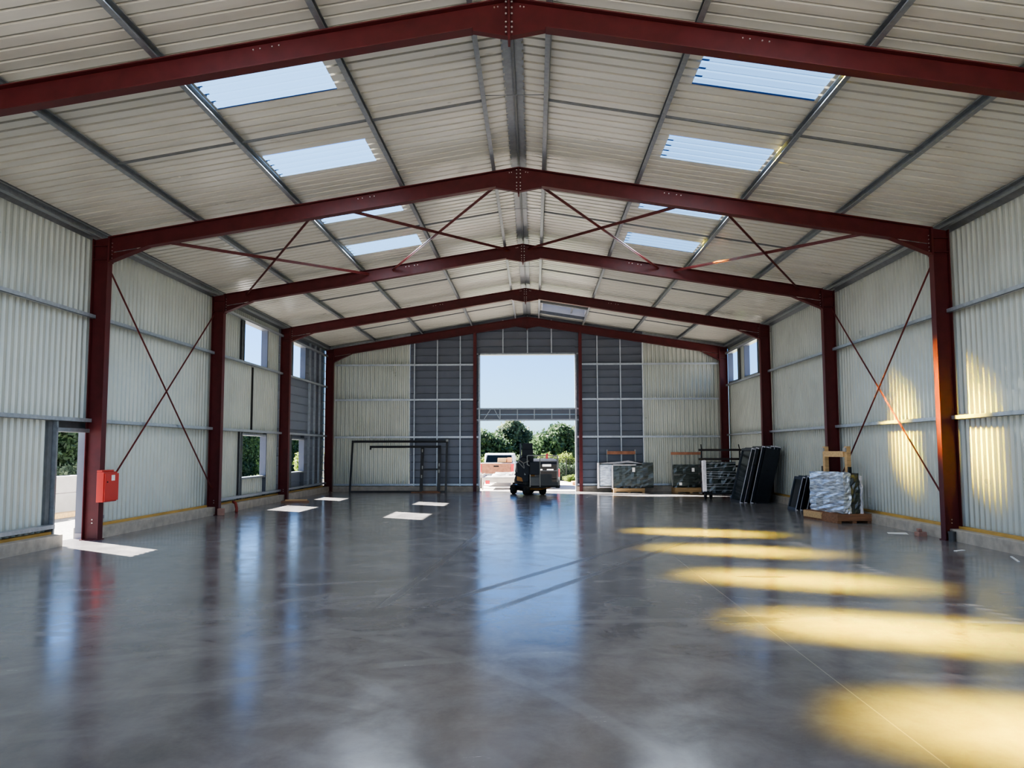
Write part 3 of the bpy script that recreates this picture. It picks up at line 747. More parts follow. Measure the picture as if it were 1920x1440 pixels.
# ------------------------------------------------------------------ pallets and glass
def pallet(t, w, d, h=.15, n=5, m='pine', ox=0, oy=0):
    """parts: deck boards (one mesh each side) and three bearers"""
    mb = MB()
    for k in range(n):
        y = oy - d / 2 + k * (d - .09) / (n - 1); mb.box(ox - w / 2, ox + w / 2, y, y + .09, h - .022, h)
    build('deck', mb, m, t, bevel=.002)
    for x in (-w / 2, -.05, w / 2 - .1): build('bearer', MB().box(ox + x, ox + x + .1, oy - d / 2, oy + d / 2, 0, h - .022), m, t, bevel=.003)
    build('edge_board', MB().box(ox - w / 2, ox + w / 2, oy - d / 2 - .02, oy - d / 2, .04 if h < .2 else .05, h), m, t)
def pack(t, name, x0, x1, y0, y1, z0, z1, m, seed, amp=.008, nx=10, nz=10):
    """crumpled film-wrapped pack: subdivided box"""
    mb = MB(); rnd = random.Random(seed)
    def grid(P, nu, nv):
        o = len(mb.v)
        for j in range(nv + 1):
            for i in range(nu + 1): mb.v.append(P(i / nu, j / nv))
        for j in range(nv):
            for i in range(nu):
                a = o + j * (nu + 1) + i; mb.f.append((a, a + 1, a + nu + 2, a + nu + 1))
    X = lambda u: x0 + (x1 - x0) * u; Yv = lambda u: y0 + (y1 - y0) * u; Zv = lambda u: z0 + (z1 - z0) * u
    grid(lambda u, v: (X(u), y0, Zv(v)), nx, nz); grid(lambda u, v: (X(1 - u), y1, Zv(v)), nx, nz)
    grid(lambda u, v: (x0, Yv(1 - u), Zv(v)), 5, nz); grid(lambda u, v: (x1, Yv(u), Zv(v)), 5, nz)
    grid(lambda u, v: (X(u), Yv(v), z1), nx, 5); grid(lambda u, v: (X(1 - u), Yv(v), z0), nx, 5)
    off = {}
    vs = []
    for v in mb.v:
        k = (round(v[0], 3), round(v[1], 3), round(v[2], 3))
        if k not in off: off[k] = (rnd.uniform(-amp, amp), rnd.uniform(-amp, amp), rnd.uniform(-amp, amp))
        d = off[k]; vs.append((v[0] + d[0], v[1] + d[1], v[2] + d[2]))
    mb.v = vs
    return build(name, mb, m, t, smooth=False)

# pallet with two glass packs, left of the pair at the gable wall
t = thing('pallet', 'pine pallet under the wide pack of wrapped glass at the gable wall', 'pallet', (3.85, 31.05, 0), 0, 'glass pallets')
pallet(t, 1.16, .85, .16)
for x in (-.74, .33): build('post', MB().box(x - .02, x + .02, .30, .34, .16, 1.60), 'rail', t)
build('back_board', MB().box(-.74, .33, .285, .305, 1.42, 1.54), 'board_reflect', t)
t = thing('glass_pack', 'wide back pack of film-wrapped glass on the left gable pallet', 'glass pack', (3.78, 31.12, .165), 0, 'wrapped glass packs')
pack(t, 'panes', -1.0, 1.04, -.02, .08, 0, .94, 'filmd', 3)
build('film_edge', MB().box(-1.06, -1.0, -.05, .1, -.02, .93).box(-1.0, -.5, -.05, -.02, .0, .04), 'filmw', t)
build('loose_film', MB().add([(-1.0, -.02, .92), (-.25, -.05, .98), (.1, -.06, 1.02), (.65, -.03, .90), (.05, -.08, .94), (-.4, -.06, .90)], [(0, 1, 5), (1, 2, 4, 5), (2, 3, 4)]), 'filmw', t)
build('pane_face', MB().box(-.97, -.52, -.03, -.021, .08, .86), 'film', t)
t = thing('glass_pack', 'dark front pack of wrapped glass on the left gable pallet', 'glass pack', (3.83, 30.85, .165), 0, 'wrapped glass packs')
pack(t, 'panes', -.55, .55, -.05, .06, 0, .84, 'filmd', 5)
build('film_edge', MB().box(-.60, -.555, -.07, .07, -.04, .86), 'filmw', t)
build('label_sticker', MB().box(.16, .26, -.068, -.062, .60, .76), 'paper', t)
build('top_film', MB().box(-.55, .30, -.06, .06, .845, .875), 'filmw', t)
t = thing('pallet', 'pine pallet under the single glass pack right of the wide one', 'pallet', (6.08, 30.75, 0), 0, 'glass pallets')
pallet(t, 1.16, .85, .19)
for x in (-.56, .50): build('post', MB().box(x - .02, x + .02, .30, .34, .19, 1.48), 'rail', t)
build('back_board', MB().box(-.60, .54, .285, .305, 1.40, 1.50), 'board_reflect', t)
t = thing('glass_pack', 'film-wrapped glass pack on the right gable pallet behind the trolley', 'glass pack', (6.05, 30.7, .195), 0, 'wrapped glass packs')
pack(t, 'panes', -.55, .58, -.08, .08, 0, .84, 'filmd', 8)
build('label_sticker', MB().box(.12, .22, -.10, -.092, .58, .72), 'paper', t)
build('label_sticker', MB().box(-.35, -.25, -.10, -.092, .08, .18), 'paper', t)
# trolley
t = thing('rack_trolley', 'black horizontal-bar rack trolley on castors near the far right corner', 'trolley', (6.48, 27.1, 0))
for x in (-.63, .62):
    build('upright', MB().bar((x, .1, .14), (x, .1, 1.62), .045, .045, (0, 1, 0)).bar((x, .1, 1.62), (x - .03 if x < 0 else x - .05, .02, 1.76), .03, .03), 'blackw', t)
for z in (1.58, 1.28, 1.04, .80, .52):
    build('rail', MB().box(-.73, .72, .05, .10, z - .035, z + .035), 'trol', t)
build('base_frame', MB().box(-.70, .72, -.28, -.20, .15, .19).box(-.70, .72, .28, .36, .15, .19).box(-.70, -.62, -.28, .36, .15, .19).box(.64, .72, -.28, .36, .15, .19), 'blackw', t)
for x, y in ((-.62, -.34), (-.46, -.40), (.60, -.30), (.58, .3)):
    w = build('castor', MB().lathe([(.03, -.035), (.115, -.03), (.12, 0), (.115, .03), (.03, .035)], (x, y, .12), 'x', 18), 'rubber', t)
t = thing('glass_pack', 'shiny film-wrapped glass pack standing on the black rack trolley', 'glass pack', (6.38, 26.98, .195), 0, 'wrapped glass packs')
pack(t, 'panes', -.46, .50, -.10, .02, 0, .99, 'filmd', 11, .012)
build('film_edge', MB().box(-.56, -.465, -.12, .03, .02, 1.05).crumple(.02, 5), 'filmw', t)
mb = MB(); rnd = random.Random(4)
for k in range(9):
    z = .12 + k * .1; mb.bar((-.48, -.114, z + rnd.uniform(-.06, .06)), (.5, -.114, z + rnd.uniform(-.06, .06)), .004, .008)
build('stretch_bands', mb, 'filmw', t)

# leaning black window frames, right wall
def leanframe(x, y, w, h, lean_dx, lab, glass=True, thick=.075, grp='leaning black window frames', rot=0., rail=.07):
    ang = math.asin(lean_dx / h)
    t = thing('window_frame', lab, 'window frame', (x, y, 0), 0, grp); t.rotation_euler = (0, ang, rot)
    hw = w / 2
    for yy in (-hw, hw - rail): build('stile', MB().box(0, thick, yy, yy + rail, 0, h), 'blackw', t, bevel=.004)
    for zz_ in (0, h - rail): build('rail', MB().box(0, thick, -hw + rail, hw - rail, zz_, zz_ + rail), 'blackw', t)
    if glass: build('pane', MB().box(thick * .35, thick * .6, -hw + rail, hw - rail, rail, h - rail), 'glass' if glass is True else glass, t)
    build('wrap_edge', MB().box(-.004, thick * .9, -hw - .006, -hw + .002, h - .025, h + .006).box(-.004, thick * .9, -hw - .006, -hw + .002, -.0, .03).box(-.005, .008, -hw - .006, -hw + .002, .03, h - .02), 'filmw', t)
    return t
fr = [(6.46, 25.35, 1.2, 1.68), (6.60, 25.45, 1.3, 1.70), (6.76, 25.25, 1.1, 1.74), (6.90, 25.4, 1.3, 1.72), (7.02, 25.25, 1.1, 1.75), (7.13, 25.3, 1.2, 1.74), (7.25, 25.4, 1.2, 1.72)]
od = ['frontmost', 'second', 'third', 'fourth', 'fifth', 'sixth', 'nearest the wall']
for k, (x, y, w, h) in enumerate(fr):
    leanframe(x, y, w, h, .40, 'tall black window frame leaning by the third right column, %s in the row' % od[k], thick=.10, grp='tall leaning window frames')
# plain dark panel between
t = thing('packing_board', 'matt black board sandwiched among the tall leaning frames', 'board', (6.84, 24.58, 0)); t.rotation_euler = (0, math.asin(.40 / 1.7), 0)
build('sheet', MB().box(0, .42, 0, .02, .02, 1.70), 'blackw', t)
fr = [(7.16, 22.1, .7, .90), (7.29, 22.15, .7, .92), (7.42, 22.0, .7, .92), (7.56, 21.2, .8, .78)]
for k, (x, y, w, h) in enumerate(fr):
    leanframe(x, y, w, h, .22 if k < 3 else .12, 'small black window frame leaning low against the right wall, %s' % ['farthest left', 'second from left', 'third from left', 'half hidden behind the wrapped load'][k], thick=.07, grp='small leaning window frames')

# near wrapped load on old pallet
rz = radians(9)
t = thing('pallet', 'worn dark pallet under the silvery wrapped load by the right wall', 'pallet', (7.12, 18.72, 0), rz, 'glass pallets')
pallet(t, .80, 1.5, .20, 7, 'oldwood')
build('pine_block', MB().box(-.42, -.38, -.1, .72, .05, .19), 'pine', t)
for y, zt in ((-.12, 1.66), (.85, 1.66)):
    p = build('post', MB().box(.20, .30, y - .05, y + .05, .20, zt), 'pine', t, bevel=.004)
    build('bolt_plate', MB().box(.17, .20, y - .045, y + .045, zt - .12, zt - .03), 'steel', p)
build('cross_rail', MB().box(.17, .21, -.07, .80, 1.42, 1.55), 'pine', t)
for y in (-.22, .95): build('strut', MB().box(.20, .26, y - .03, y + .03, .2, 1.2), 'blackw', t)
t = thing('glass_pack', 'silvery film-wrapped load standing on the worn pallet by the right wall', 'glass pack', (7.12, 18.72, .205), rz, 'wrapped glass packs')
pack(t, 'wrap', -.23, -.06, -.74, .74, 0, .88, 'film', 21, .014, 4, 16)
pack(t, 'panes', -.055, .16, -.72, .70, 0, .86, 'filmd', 22, .016, 4, 10)
pack(t, 'loose_film', .165, .24, -.70, .2, .0, .80, 'filmw', 23, .03, 3, 8)

# ------------------------------------------------------------------ mast lift
a = radians(62)
t = thing('mast_lift', 'dark compact mast lift with railed basket parked in the big doorway', 'lift', (.10, 29.75, 0), 0)
ch = []
def R2(x, y, an=radians(28)): return (x * cos(an) - y * sin(an), x * sin(an) + y * cos(an))
def rbox(mb, x0, x1, y0, y1, z0, z1, an=radians(28), taper=0):
    ps = [R2(x, y, an) for x, y in ((x0, y0), (x1, y0), (x1, y1), (x0, y1))]
    cx = sum(p[0] for p in ps) / 4; cy = sum(p[1] for p in ps) / 4
    top = [(cx + (p[0] - cx) * (1 - taper), cy + (p[1] - cy) * (1 - taper)) for p in ps]
    mb.add([(*p, z0) for p in ps] + [(*p, z1) for p in top], [(3, 2, 1, 0), (4, 5, 6, 7), (0, 1, 5, 4), (1, 2, 6, 5), (2, 3, 7, 6), (3, 0, 4, 7)]); return mb
build('chassis', rbox(MB(), -.36, .36, -.60, .60, .13, .34), 'liftd', t, bevel=.02)
build('chassis_stripe', rbox(rbox(MB(), -.365, .365, -.605, -.60, .18, .24), .361, .366, -.5, .5, .14, .19), 'orange', t)
for x, y in ((-.36, -.55), (.30, -.55), (-.36, .45), (.34, .45)):
    px, py = R2(x, y)
    mb = MB(); mb.lathe([(.05, -.07), (.16, -.075), (.175, -.05), (.175, .05), (.16, .075), (.05, .07)], (0, 0, 0), 'x', 22)
    an = radians(28); mb.v = [(px + v[0] * cos(an) - v[1] * sin(an), py + v[0] * sin(an) + v[1] * cos(an), v[2] + .175) for v in mb.v]
    w = build('wheel', mb, 'rubber', t)
    mb = MB(); mb.lathe([(.06, -.08), (.08, -.078), (.08, .078), (.06, .08)], (0, 0, 0), 'x', 14); mb.v = [(px + v[0] * cos(an) - v[1] * sin(an), py + v[0] * sin(an) + v[1] * cos(an), v[2] + .175) for v in mb.v]
    build('hub', mb, 'greyp', w)
build('turntable', rbox(MB(), -.28, .25, -.34, .34, .34, .44), 'greyp', t, bevel=.01)
b1 = MB(); b1.prism([(-.44, .42), (.06, .42), (.06, 1.30), (-.22, 1.36), (-.42, 1.12), (-.46, .8)], 'y', -.28, .22)
build('counterweight_cover', b1, 'liftd', t, bevel=.035)
build('cover_stripe', MB().prism([(-.40, .50), (-.18, .46), (-.22, .60), (-.40, .66)], 'y', -.287, -.281), 'orange', t)
mb = MB(); mb.tube([(-.40, -.29, .80), (-.42, -.29, 1.10), (-.30, -.29, 1.22), (-.16, -.29, 1.12), (-.12, -.29, .92)], .018, 8)
mb.tube([(-.16, -.29, 1.12), (.04, -.29, 1.20)], .014, 8); mb.tube([(-.12, -.29, .92), (-.36, -.29, 1.18)], .014, 8)
build('hose_loops', mb, 'rail', t)
mb = MB()
for k in range(3): mb.box(-.24 + k * .015, .20 - k * .015, -.16 + k * .03, .20 - k * .03, .40, 1.40 + k * .22)
build('mast', mb, 'liftd', t, bevel=.008)
build('mast_side_channel', MB().box(-.30, -.24, -.12, .12, .9, 1.83), 'blackw', t)
build('mast_label', MB().box(-.235, -.20, -.165, -.162, 1.28, 1.36), 'paper', t)
mb = MB(); mb.lathe([(.10, 0), (.15, -.05), (.15, -.09), (.05, -.09)], (.0, -.32, .86), 'y', 18)
build('slew_housing', mb, 'liftd', t)
build('document_tube', MB().box(-.13, -.08, -.30, -.285, .70, .88), 'rail', t)
build('orange_cover', MB().prism([(.10, .55), (.24, .55), (.24, .86), (.16, .88), (.10, .76)], 'y', -.33, -.30), 'orange', t)
# basket
bk = MB()
pts = lambda *p: [(x, y, z) for x, y, z in p]
by0, by1 = -.72, .0
build('basket_floor', MB().box(.02, 1.08, by0, by1, .28, .33), 'greyp', t)
build('basket_kickplate', MB().prism([(.10, .30), (1.08, .30), (1.08, .46), (.86, .46), (.84, .74), (.30, .74), (.30, .66), (.10, .66)], 'y', by0, by0 + .02), 'greyp', t)
build('control_panel', MB().box(.06, .42, by0 - .02, by0 + .10, .72, 1.18), 'liftd', t, bevel=.02)
build('lower_panel', MB().box(.08, .40, by0 - .01, by0 + .0, .34, .62), 'pipe', t)
def rail(*p): return build('guard_rail', MB().tube(p, .016, 8), 'rail', t)
rail((-.02, by0, 1.08), (-.02, by0, 1.36), (.0, by0, 1.40), (1.02, by0, 1.40), (1.06, by0, 1.37), (1.08, by0, .34))
rail((-.02, by0, 1.08), (.42, by0, .86), (1.06, by0, .86))
rail((.08, by0, .30), (.08, by0, 1.03)); rail((.43, by0, .30), (.43, by0, 1.32))
rail((.43, by0, 1.32), (.85, by0, 1.30), (1.0, by0, 1.40)); rail((-.02, by1, 1.38), (1.06, by1, 1.38)); rail((1.06, by0, 1.39), (1.06, by1, 1.38)); rail((1.06, by1, 1.38), (1.06, by1, .33)); rail((1.06, by0, .86), (1.06, by1, .86))
rail((-.02, by0, 1.38), (-.02, by1, 1.38))
build('orange_edge', MB().tube([(.10, by0 + .1, .22), (.45, by0 + .05, .20), (.80, by0 + .2, .27)], .02, 8), 'orange', t)
build('toggle_latch', MB().box(.64, .72, by0 - .02, by0 + .02, 1.28, 1.46), 'tail', t)

# ------------------------------------------------------------------ vehicles outside
def wheel(t, x, y, r, w=.2):
    wv = build('wheel', MB().lathe([(r * .5, -w / 2), (r * .95, -w / 2), (r, -w / 2 + .03), (r, w / 2 - .03), (r * .95, w / 2), (r * .5, w / 2)], (x, y, r), 'x', 22), 'rubber', t)
    build('hub', MB().lathe([(r * .1, -w / 2 - .005), (r * .55, -w / 2 + .01), (r * .55, w / 2 - .01), (r * .1, w / 2 + .005)], (x, y, r), 'x', 16), 'steel', wv)
t = thing('pickup_truck', 'white pickup truck seen from behind through the left of the doorway', 'truck', (-1.40, 37.4, -.055), radians(-2))
W = .80
mb = MB(); mb.prism([(-.1, .42), (0, .38), (4.6, .38), (4.6, .95), (4.4, 1.02), (3.2, 1.06), (-.05, 1.06)], 'x', -W, W)
build('body', mb, 'white', t, bevel=.05)
mb = MB(); n = [(1.55, 1.04), (1.75, 1.44), (1.95, 1.50), (2.7, 1.50), (2.95, 1.44), (3.5, 1.04)]
mb.prism(n, 'x', -W + .10, W - .10)
build('cab', mb, 'white', t, bevel=.05)
build('rear_window', MB().add([(-W + .16, 1.535, 1.07), (W - .16, 1.535, 1.07), (W - .22, 1.705, 1.40), (-W + .22, 1.705, 1.40)], [(0, 1, 2, 3)]), 'glass', t)
build('side_window', MB().box(-W + .09, -W + .095, 1.95, 2.9, 1.1, 1.4), 'glass', t)
build('bed_liner', MB().box(-W + .1, W - .1, .02, 1.5, 1.062, 1.068), 'blackcar', t)
build('tailgate', MB().box(-W + .14, W - .14, -.125, -.10, .58, 1.04), 'board_reflect', t, bevel=.015)  # brownish reflection on the tailgate put into its colour
build('tailgate_handle', MB().box(-.12, .12, -.14, -.125, .88, .94), 'blackcar', t)
for s in (-1, 1): build('tail_lamp', MB().box(min(s * (W + .005), s * (W - .13)), max(s * (W + .005), s * (W - .13)), -.13, -.02, .62, 1.02), 'tail', t, bevel=.01)
build('bumper', MB().box(-W + .02, W - .02, -.20, -.06, .36, .52), 'blackcar', t, bevel=.02)
build('number_plate', MB().box(-.2, .2, -.21, -.201, .40, .48), 'plate', t)
for x in (-W + .05, W - .05):
    for y in (.75, 3.7): wheel(t, x, y, .33)
# load in the pickup
tag(build('cardboard_box', MB().box(-1.35, -.95, 37.5, 37.9, 1.02, 1.22), 'pine', bevel=.01), 'tan box in the back of the white pickup', 'box')
tag(build('orange_crate', MB().box(-.92, -.70, 37.45, 37.8, 1.02, 1.24), 'tile', bevel=.02), 'orange crate in the back of the white pickup', 'crate')
# trailer
t = thing('flatbed_trailer', 'low grey flatbed trailer with cables on top behind the pickup', 'trailer', (-1.25, 34.3, -.055))
build('deck', MB().box(-.62, .74, -.1, 2.2, .44, .52), 'steel', t, bevel=.01)
build('side_board', MB().box(-.64, -.60, -.1, 2.2, .50, .62), 'steel', t)
build('tail_board', MB().box(-.62, .74, -.14, -.10, .30, .48), 'steel', t)
for x in (-.62, .60): build('leg', MB().box(x, x + .07, -.12, -.05, .0, .46), 'steel', t)
build('tail_lamp', MB().box(-.46, -.28, -.17, -.14, .24, .38), 'tail', t)
build('underframe', MB().box(-.3, .5, .1, 2.0, .34, .44), 'blackw', t)
for x in (-.72, .82): wheel(t, x, 1.2, .27, .16)
mb = MB(); rnd = random.Random(9)
for k in range(5):
    pts_ = [(-1.6 + .1 * k + .35 * cos(q) * (1 + .2 * k) * .8 + rnd.uniform(-.03, .03) + .4, 34.8 + .4 * sin(q), .50 + .03 * k + rnd.uniform(0, .03)) for q in [i * .5 for i in range(13)]]
    mb.tube(pts_, .015, 6)
tag(build('cable_coil', mb, 'paper', smooth=True), 'tangle of white cable lying on the flatbed trailer', 'cable')
# dark hatchback
t = thing('parked_car', 'dark car with white flanks seen from behind the lift basket', 'car', (.72, 35.0, -.055), radians(1))
W = .68
build('body', MB().prism([(-.02, .30), (3.9, .30), (3.9, .70), (2.9, .86), (-.02, .88)], 'x', -W, W), 'white', t, bevel=.06)
build('cabin', MB().prism([(-.03, .86), (.18, 1.18), (.5, 1.26), (1.8, 1.26), (2.7, .86)], 'x', -W + .08, W - .08), 'blackcar', t, bevel=.05)
build('tailgate', MB().box(-W + .1, W - .1, -.07, -.03, .42, 1.02), 'blackcar', t, bevel=.03)
build('number_plate', MB().box(-.05, .32, -.085, -.072, 1.00 - .06, 1.10 - .06), 'plate', t)
build('reversing_lamps', MB().box(-.30, -.05, -.08, -.071, .78, .84).box(.14, .42, -.08, -.071, .78, .84), 'white', t)
for s in (-1, 1): build('tail_lamp', MB().box(min(s * (W - .1), s * (W + .01)), max(s * (W - .1), s * (W + .01)), -.09, .02, .50, .84), 'tail', t, bevel=.01)
build('bumper', MB().box(-W + .02, W - .02, -.12, -.02, .24, .42), 'blackcar', t, bevel=.02)
for x in (-W + .05, W - .05):
    for y in (.65, 3.2): wheel(t, x, y, .28, .18)
# yellow-orange sheets on ground
tag(build('sheet_stack', MB().box(2.1, 3.3, 38.2, 39.6, -.05, .10), 'tile', bevel=.02), 'low stack of orange sheets on the yard right of the doorway', 'sheets')

# ------------------------------------------------------------------ outside left: concrete blocks, planks, wall
y = 17.2; k = 0
names = ['nearest', 'second', 'third', 'fourth', 'fifth', 'sixth', 'farthest']
XB = -11.9
for k in range(7):
    y0 = 15.4 + k * 2.45
    mb = MB(); h = 1.02 if k % 2 else .94
    tag(build('concrete_block', MB().box(XB - .6, XB, y0, y0 + 2.40, -.06, .50), 'block', bevel=.015), 'pale precast concrete block outside the left wall, lower course, %s' % names[k], 'concrete block', 'precast blocks in the yard')
    tag(build('concrete_block', MB().box(XB - .55, XB - .02, y0 + .1, y0 + 2.46, .505, h), 'block', bevel=.015), 'pale precast concrete block outside the left wall, upper course, %s' % names[k], 'concrete block', 'precast blocks in the yard')
for k, (y0, x) in enumerate(((16.4, -11.45), (18.9, -11.5))):
    o = build('timber_plank', MB().box(-.14, .14, 0, 2.3, 0, .12), 'pine', recenter=False, bevel=.004); o.location = (x, y0, -.055); o.rotation_euler = (0, 0, radians(3 - 5 * k))
    tag(o, 'orange timber plank on the gravel outside the side doorway, %s' % ('nearer' if k == 0 else 'farther'), 'plank', 'planks in the yard')

# foliage
def foliage(parent_mb_core, mb, cx, cy, cz, rx, ry, rz_, n, size, rnd, front=None):
    """leaf quads scattered over and inside an ellipsoid"""
    for _ in range(n):
        while True:
            v = Vector((rnd.uniform(-1, 1), rnd.uniform(-1, 1), rnd.uniform(-1, 1)))
            if .01 < v.length <= 1: break
        q = v.normalized() * (v.length ** .35) * (rnd.uniform(.9, 1.28) if rnd.random() < .35 else 1)
        p = Vector((cx + q.x * rx, cy + q.y * ry, cz + q.z * rz_))
        a = Vector((rnd.gauss(0, 1), rnd.gauss(0, 1), rnd.gauss(0, 1))).normalized(); b = a.cross(Vector((rnd.gauss(0, 1), rnd.gauss(0, 1), rnd.gauss(0, 1)))).normalized()
        s1 = size * rnd.uniform(.6, 1.3); s2 = s1 * .55
        mb.add([p - a * s1, p + b * s2, p + a * s1, p - b * s2], [(0, 1, 2, 3)])
def blob(mb, cx, cy, cz, rx, ry, rz_, rnd, nu=12, nv=8):
    o = len(mb.v)
    for j in range(nv + 1):
        ph = pi * j / nv
        for i in range(nu):
            th_ = 2 * pi * i / nu; k = rnd.uniform(.85, 1.08)
            mb.v.append((cx + rx * sin(ph) * cos(th_) * k, cy + ry * sin(ph) * sin(th_) * k, cz + rz_ * cos(ph) * k))
    for j in range(nv):
        for i in range(nu):
            a = o + j * nu + i; b = o + j * nu + (i + 1) % nu; mb.f.append((a, b, b + nu, a + nu))
def tree(x, y, h, r, m, lab, seed, lobes=7, leaf=.13, dens=900, group='trees beyond the doorway', low=.25, name='leafy_tree'):
    rnd = random.Random(seed); t = thing(name, lab, 'tree', (x, y, -.06), 0, group)
    core, lv = MB(), MB()
    for k in range(lobes):
        an = rnd.uniform(0, 2 * pi); d = r * rnd.uniform(.1, .6); zc = h * (low + (1 - low) * (k + .5) / lobes)
        rr = r * rnd.uniform(.45, .68) * (1.12 - .5 * (k / lobes)); zc = min(zc, h - rr * .75)
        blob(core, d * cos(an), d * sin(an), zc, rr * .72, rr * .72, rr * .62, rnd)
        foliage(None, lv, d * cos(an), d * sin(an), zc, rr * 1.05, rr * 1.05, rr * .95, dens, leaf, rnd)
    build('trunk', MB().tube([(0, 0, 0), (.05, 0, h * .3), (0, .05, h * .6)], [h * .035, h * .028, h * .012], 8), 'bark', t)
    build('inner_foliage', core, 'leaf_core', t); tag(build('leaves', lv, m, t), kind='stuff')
    return t
tree(-2.9, 52, 2.75, 1.7, 'leaf_d', 'dark round tree at the left of the doorway view', 1)
tree(-.8, 56.5, 3.65, 1.5, 'leaf_m', 'tallest silvery green tree behind the lift in the doorway', 2, 8, .11)
tree(1.5, 52, 3.15, 1.75, 'leaf_d', 'rounded dark tree right of the tallest one in the doorway', 3)
tree(3.9, 56.5, 3.2, 1.7, 'leaf_m', 'green tree at the right edge of the doorway view', 4)
tree(-5.6, 57.5, 3.9, 2.0, 'leaf_m', 'tree just left of the doorway edge', 5)
tree(7.0, 53, 3.6, 2.0, 'leaf_d', 'dark tree hidden behind the right of the gable wall', 6)
# shrubs before trees (bright yellow-green)
def shrub(x, y, w, d, h, m, lab, seed, n=2600, leaf=.06, group='shrubs beyond the yard'):
    rnd = random.Random(seed); t = thing('shrub', lab, 'shrub', (x, y, -.06), 0, group); core, lv = MB(), MB(); k = max(1, int(w / .8))
    for i in range(k):
        cx = -w / 2 + (i + .5) * w / k; hh = h * rnd.uniform(.8, 1.1)
        blob(core, cx, 0, hh * .4, w / k * .5, d * .5, hh * .45, rnd); foliage(None, lv, cx, 0, hh * .5, w / k * .62, d * .6, hh * .52, n // k, leaf, rnd)
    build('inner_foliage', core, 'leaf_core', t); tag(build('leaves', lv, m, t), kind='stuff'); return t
shrub(-2.8, 48, 2.2, .8, 1.35, 'leaf_y', 'yellow-green shrub behind the white pickup', 11)
shrub(1.55, 46, 2.0, .8, 1.45, 'leaf_y', 'bright lime shrub behind the lift basket', 12, 3600)
shrub(3.75, 46.0, 1.6, .8, 1.5, 'leaf_y', 'bright lime shrub at the right edge of the doorway', 13, 3000)
shrub(-.7, 49.6, 1.6, .8, 1.5, 'leaf_m', 'green shrub between pickup and lift', 14)
shrub(3.1, 42.2, 2.2, .5, .34, 'leaf_y', 'low yellow-green grass clump along the foot of the fence', 15, 3500, .05)
shrub(2.7, 44.1, 2.6, .5, 1.0, 'leaf_d', 'dark undergrowth behind the wire fence', 16, 3500, .05)
# fence
t = thing('wire_fence', 'dark wire mesh fence at the back of the yard', 'fence', (2.2, 43.2, -.06))
for x in (-1.8, -.2, 1.4, 3.0): build('post', MB().bar((x, 0, 0), (x, 0, 1.25), .05, .05, (0, 1, 0)), 'fence', t)
mb = MB()
for k in range(27): mb.bar((-2.2 + k * .2, 0, .05), (-2.2 + k * .2, 0, 1.2), .014, .014, (0, 1, 0))
for k in range(12): mb.bar((-2.2, 0, .08 + k * .1), (3.1, 0, .08 + k * .1), .012, .016)
build('mesh_panel', mb, 'fence', t)
# hedges seen through the left openings
def hedge(x, y0, y1, h, lab, seed, m='leaf_d', n=900):
    rnd = random.Random(seed); t = thing('tall_hedge', lab, 'hedge', (x, (y0 + y1) / 2, -.06), 0, 'hedges left of the hall'); core, lv = MB(), MB()
    L_ = y1 - y0; k = int(L_ / 1.6) + 1
    for i in range(k):
        cy = -L_ / 2 + (i + .5) * L_ / k
        for zc in (h * .25, h * .6, h * .85):
            blob(core, rnd.uniform(-.1, .1), cy, zc, .8, L_ / k * .62, h * .28, rnd); foliage(None, lv, 0, cy, zc, 1.05, L_ / k * .72, h * .30, n, .10, rnd)
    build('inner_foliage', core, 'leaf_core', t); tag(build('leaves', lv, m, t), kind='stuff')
hedge(-15.6, 22.5, 30, 3.3, 'tall dark hedge seen through the side doorway', 31, n=1700)
hedge(-18.0, 41, 52, 3.0, 'tall dark hedge seen through the low window beside the third column', 32, n=1500)
hedge(-18.6, 56, 66, 3.2, 'dark hedge seen through the low window of the slate bay', 33, n=1000)
shrub(-14.6, 54.2, 1.6, 2.2, 1.7, 'leaf_y', 'lime green bush seen through the low window of the slate bay', 34, 5000, .07, 'bushes left of the hall')
shrub(-13.6, 24.5, .8, 3.0, 1.2, 'leaf_m', 'low green bush seen through the side doorway', 35, 3000, .07, 'bushes left of the hall')

# ------------------------------------------------------------------ light
sun_dir = Vector((1.09, -.74, -1)).normalized()
L = bpy.data.lights.new('sun', 'SUN'); L.energy = 60.0; L.angle = radians(.53); L.color = (1, .95, .86)
o = bpy.data.objects.new('sun', L); C.objects.link(o); o.rotation_euler = sun_dir.to_track_quat('-Z', 'Y').to_euler(); o.location = (-20, 20, 20)
# sunlight diffused by the roof lights: one narrow warm beam under each sheet
beam = Vector((1.045, -.44, -1)).normalized()
for s in (-1, 1):
    for i, yc in enumerate(SKY_Y):
        xm = sum(SKX[s]) / 2
        A = bpy.data.lights.new('roof_light_beam', 'AREA'); A.shape = 'RECTANGLE'; A.size = 1.15; A.size_y = .80
        A.energy = 150 if s < 0 else 150; A.color = (1, .70, .01); A.spread = radians(9)
        o = bpy.data.objects.new('roof_light_beam', A); C.objects.link(o)
        o.location = Vector((xm, yc, zs(xm))) + beam * .85; z = -beam
        # local x axis across the slope direction
        xx = (Vector((0, 0, 1)) - z * z.z).normalized(); yy = z.cross(xx)
        o.rotation_euler = Matrix((xx, yy, z)).transposed().to_euler()
        # general soft daylight from the same sheet
        B = bpy.data.lights.new('roof_light_glow', 'AREA'); B.shape = 'RECTANGLE'; B.size = 1.6; B.size_y = .9; B.energy = [8, 30, 46, 46, 52, 60][i]; B.color = (.80, .90, 1)
        o = bpy.data.objects.new('roof_light_glow', B); C.objects.link(o); o.location = (xm, yc, zs(xm) - .06); o.rotation_euler = (0, s * math.atan(SL), 0)
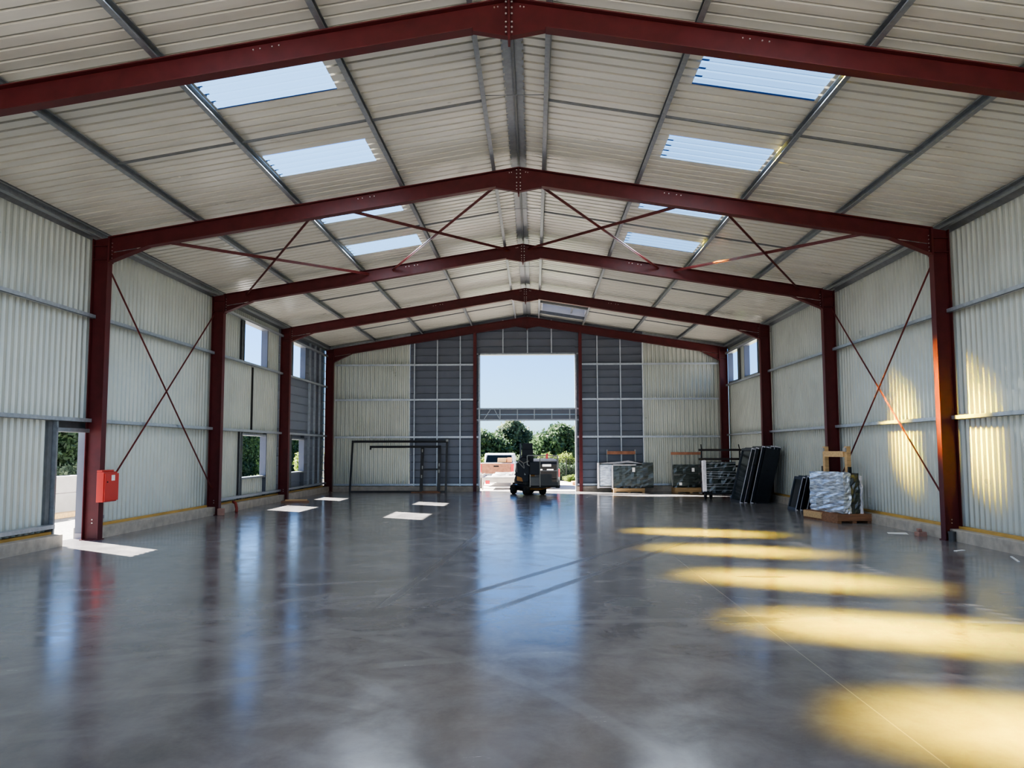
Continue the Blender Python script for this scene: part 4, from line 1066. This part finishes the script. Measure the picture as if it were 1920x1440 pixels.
# added fill lamp at the open front behind the camera, standing in for daylight
F = bpy.data.lights.new('front_fill', 'AREA'); F.shape = 'RECTANGLE'; F.size = 15; F.size_y = 5.4; F.energy = 200; F.color = (1, .97, .90)
o = bpy.data.objects.new('front_fill', F); C.objects.link(o); o.location = (0, YFRONT - .6, 2.9); o.rotation_euler = (radians(90), 0, 0)

# soft interior fill: added lamps, hidden from view, standing in for bounced light
for y, e in ((3.0, 30), (10, 62), (17, 85), (24, 125), (29, 135)):
    G = bpy.data.lights.new('floor_fill', 'AREA'); G.shape = 'RECTANGLE'; G.size = 12; G.size_y = 5; G.energy = e; G.color = (1, .965, .91)
    o = bpy.data.objects.new('floor_fill', G); C.objects.link(o); o.location = (.07, y, .25); o.rotation_euler = (pi, 0, 0); o.visible_camera = False; o.visible_glossy = False
w = bpy.data.worlds.new('sky'); SC.world = w; w.use_nodes = True
nt = w.node_tree; bg = nt.nodes['Background']
st = nt.nodes.new('ShaderNodeTexSky'); st.sky_type = 'NISHITA'; st.sun_disc = False
st.sun_elevation = radians(39); st.sun_rotation = atan2(-sun_dir.x, -sun_dir.y)
st.air_density = 1.0; st.dust_density = .4; st.ozone_density = 1.5; st.altitude = 50
hs = nt.nodes.new('ShaderNodeMix'); hs.data_type = 'RGBA'; hs.blend_type = 'MULTIPLY'; hs.inputs['Factor'].default_value = 1
nt.links.new(st.outputs[0], hs.inputs['A']); hs.inputs['B'].default_value = (.48, .80, 1.35, 1)
nt.links.new(hs.outputs['Result'], bg.inputs[0]); bg.inputs[1].default_value = .22

# ------------------------------------------------------------------ camera (1920 x 1440 frame)
f, pt, ya, ro, cxm = 1530.0, .0805, -.0273, .0025, .3407
def ray(u, v):
    u, v = u * cos(ro) + v * sin(ro), -u * sin(ro) + v * cos(ro)
    x, y, z = u, 1.0, v
    y, z = y * cos(pt) - z * sin(pt), y * sin(pt) + z * cos(pt)
    x, y = x * cos(ya) + y * sin(ya), -x * sin(ya) + y * cos(ya)
    return Vector((x, y, z))
fw = ray(0, 0); rt = (ray(1, 0) - fw).normalized(); up = (ray(0, 1) - fw).normalized()
cam = bpy.data.cameras.new('camera'); cam.sensor_width = 36; cam.lens = 36 * f / 1920; cam.clip_end = 500
co = bpy.data.objects.new('camera', cam); C.objects.link(co)
co.matrix_world = Matrix((( rt.x, up.x, -fw.x, cxm), (rt.y, up.y, -fw.y, 0), (rt.z, up.z, -fw.z, 1.6), (0, 0, 0, 1)))
SC.camera = co
SC.view_settings.view_transform = 'AgX'; SC.view_settings.look = 'AgX - Medium High Contrast'; SC.view_settings.exposure = .35
SC.cycles.max_bounces = 6; SC.cycles.diffuse_bounces = 3; SC.cycles.glossy_bounces = 3; SC.cycles.sample_clamp_indirect = 6
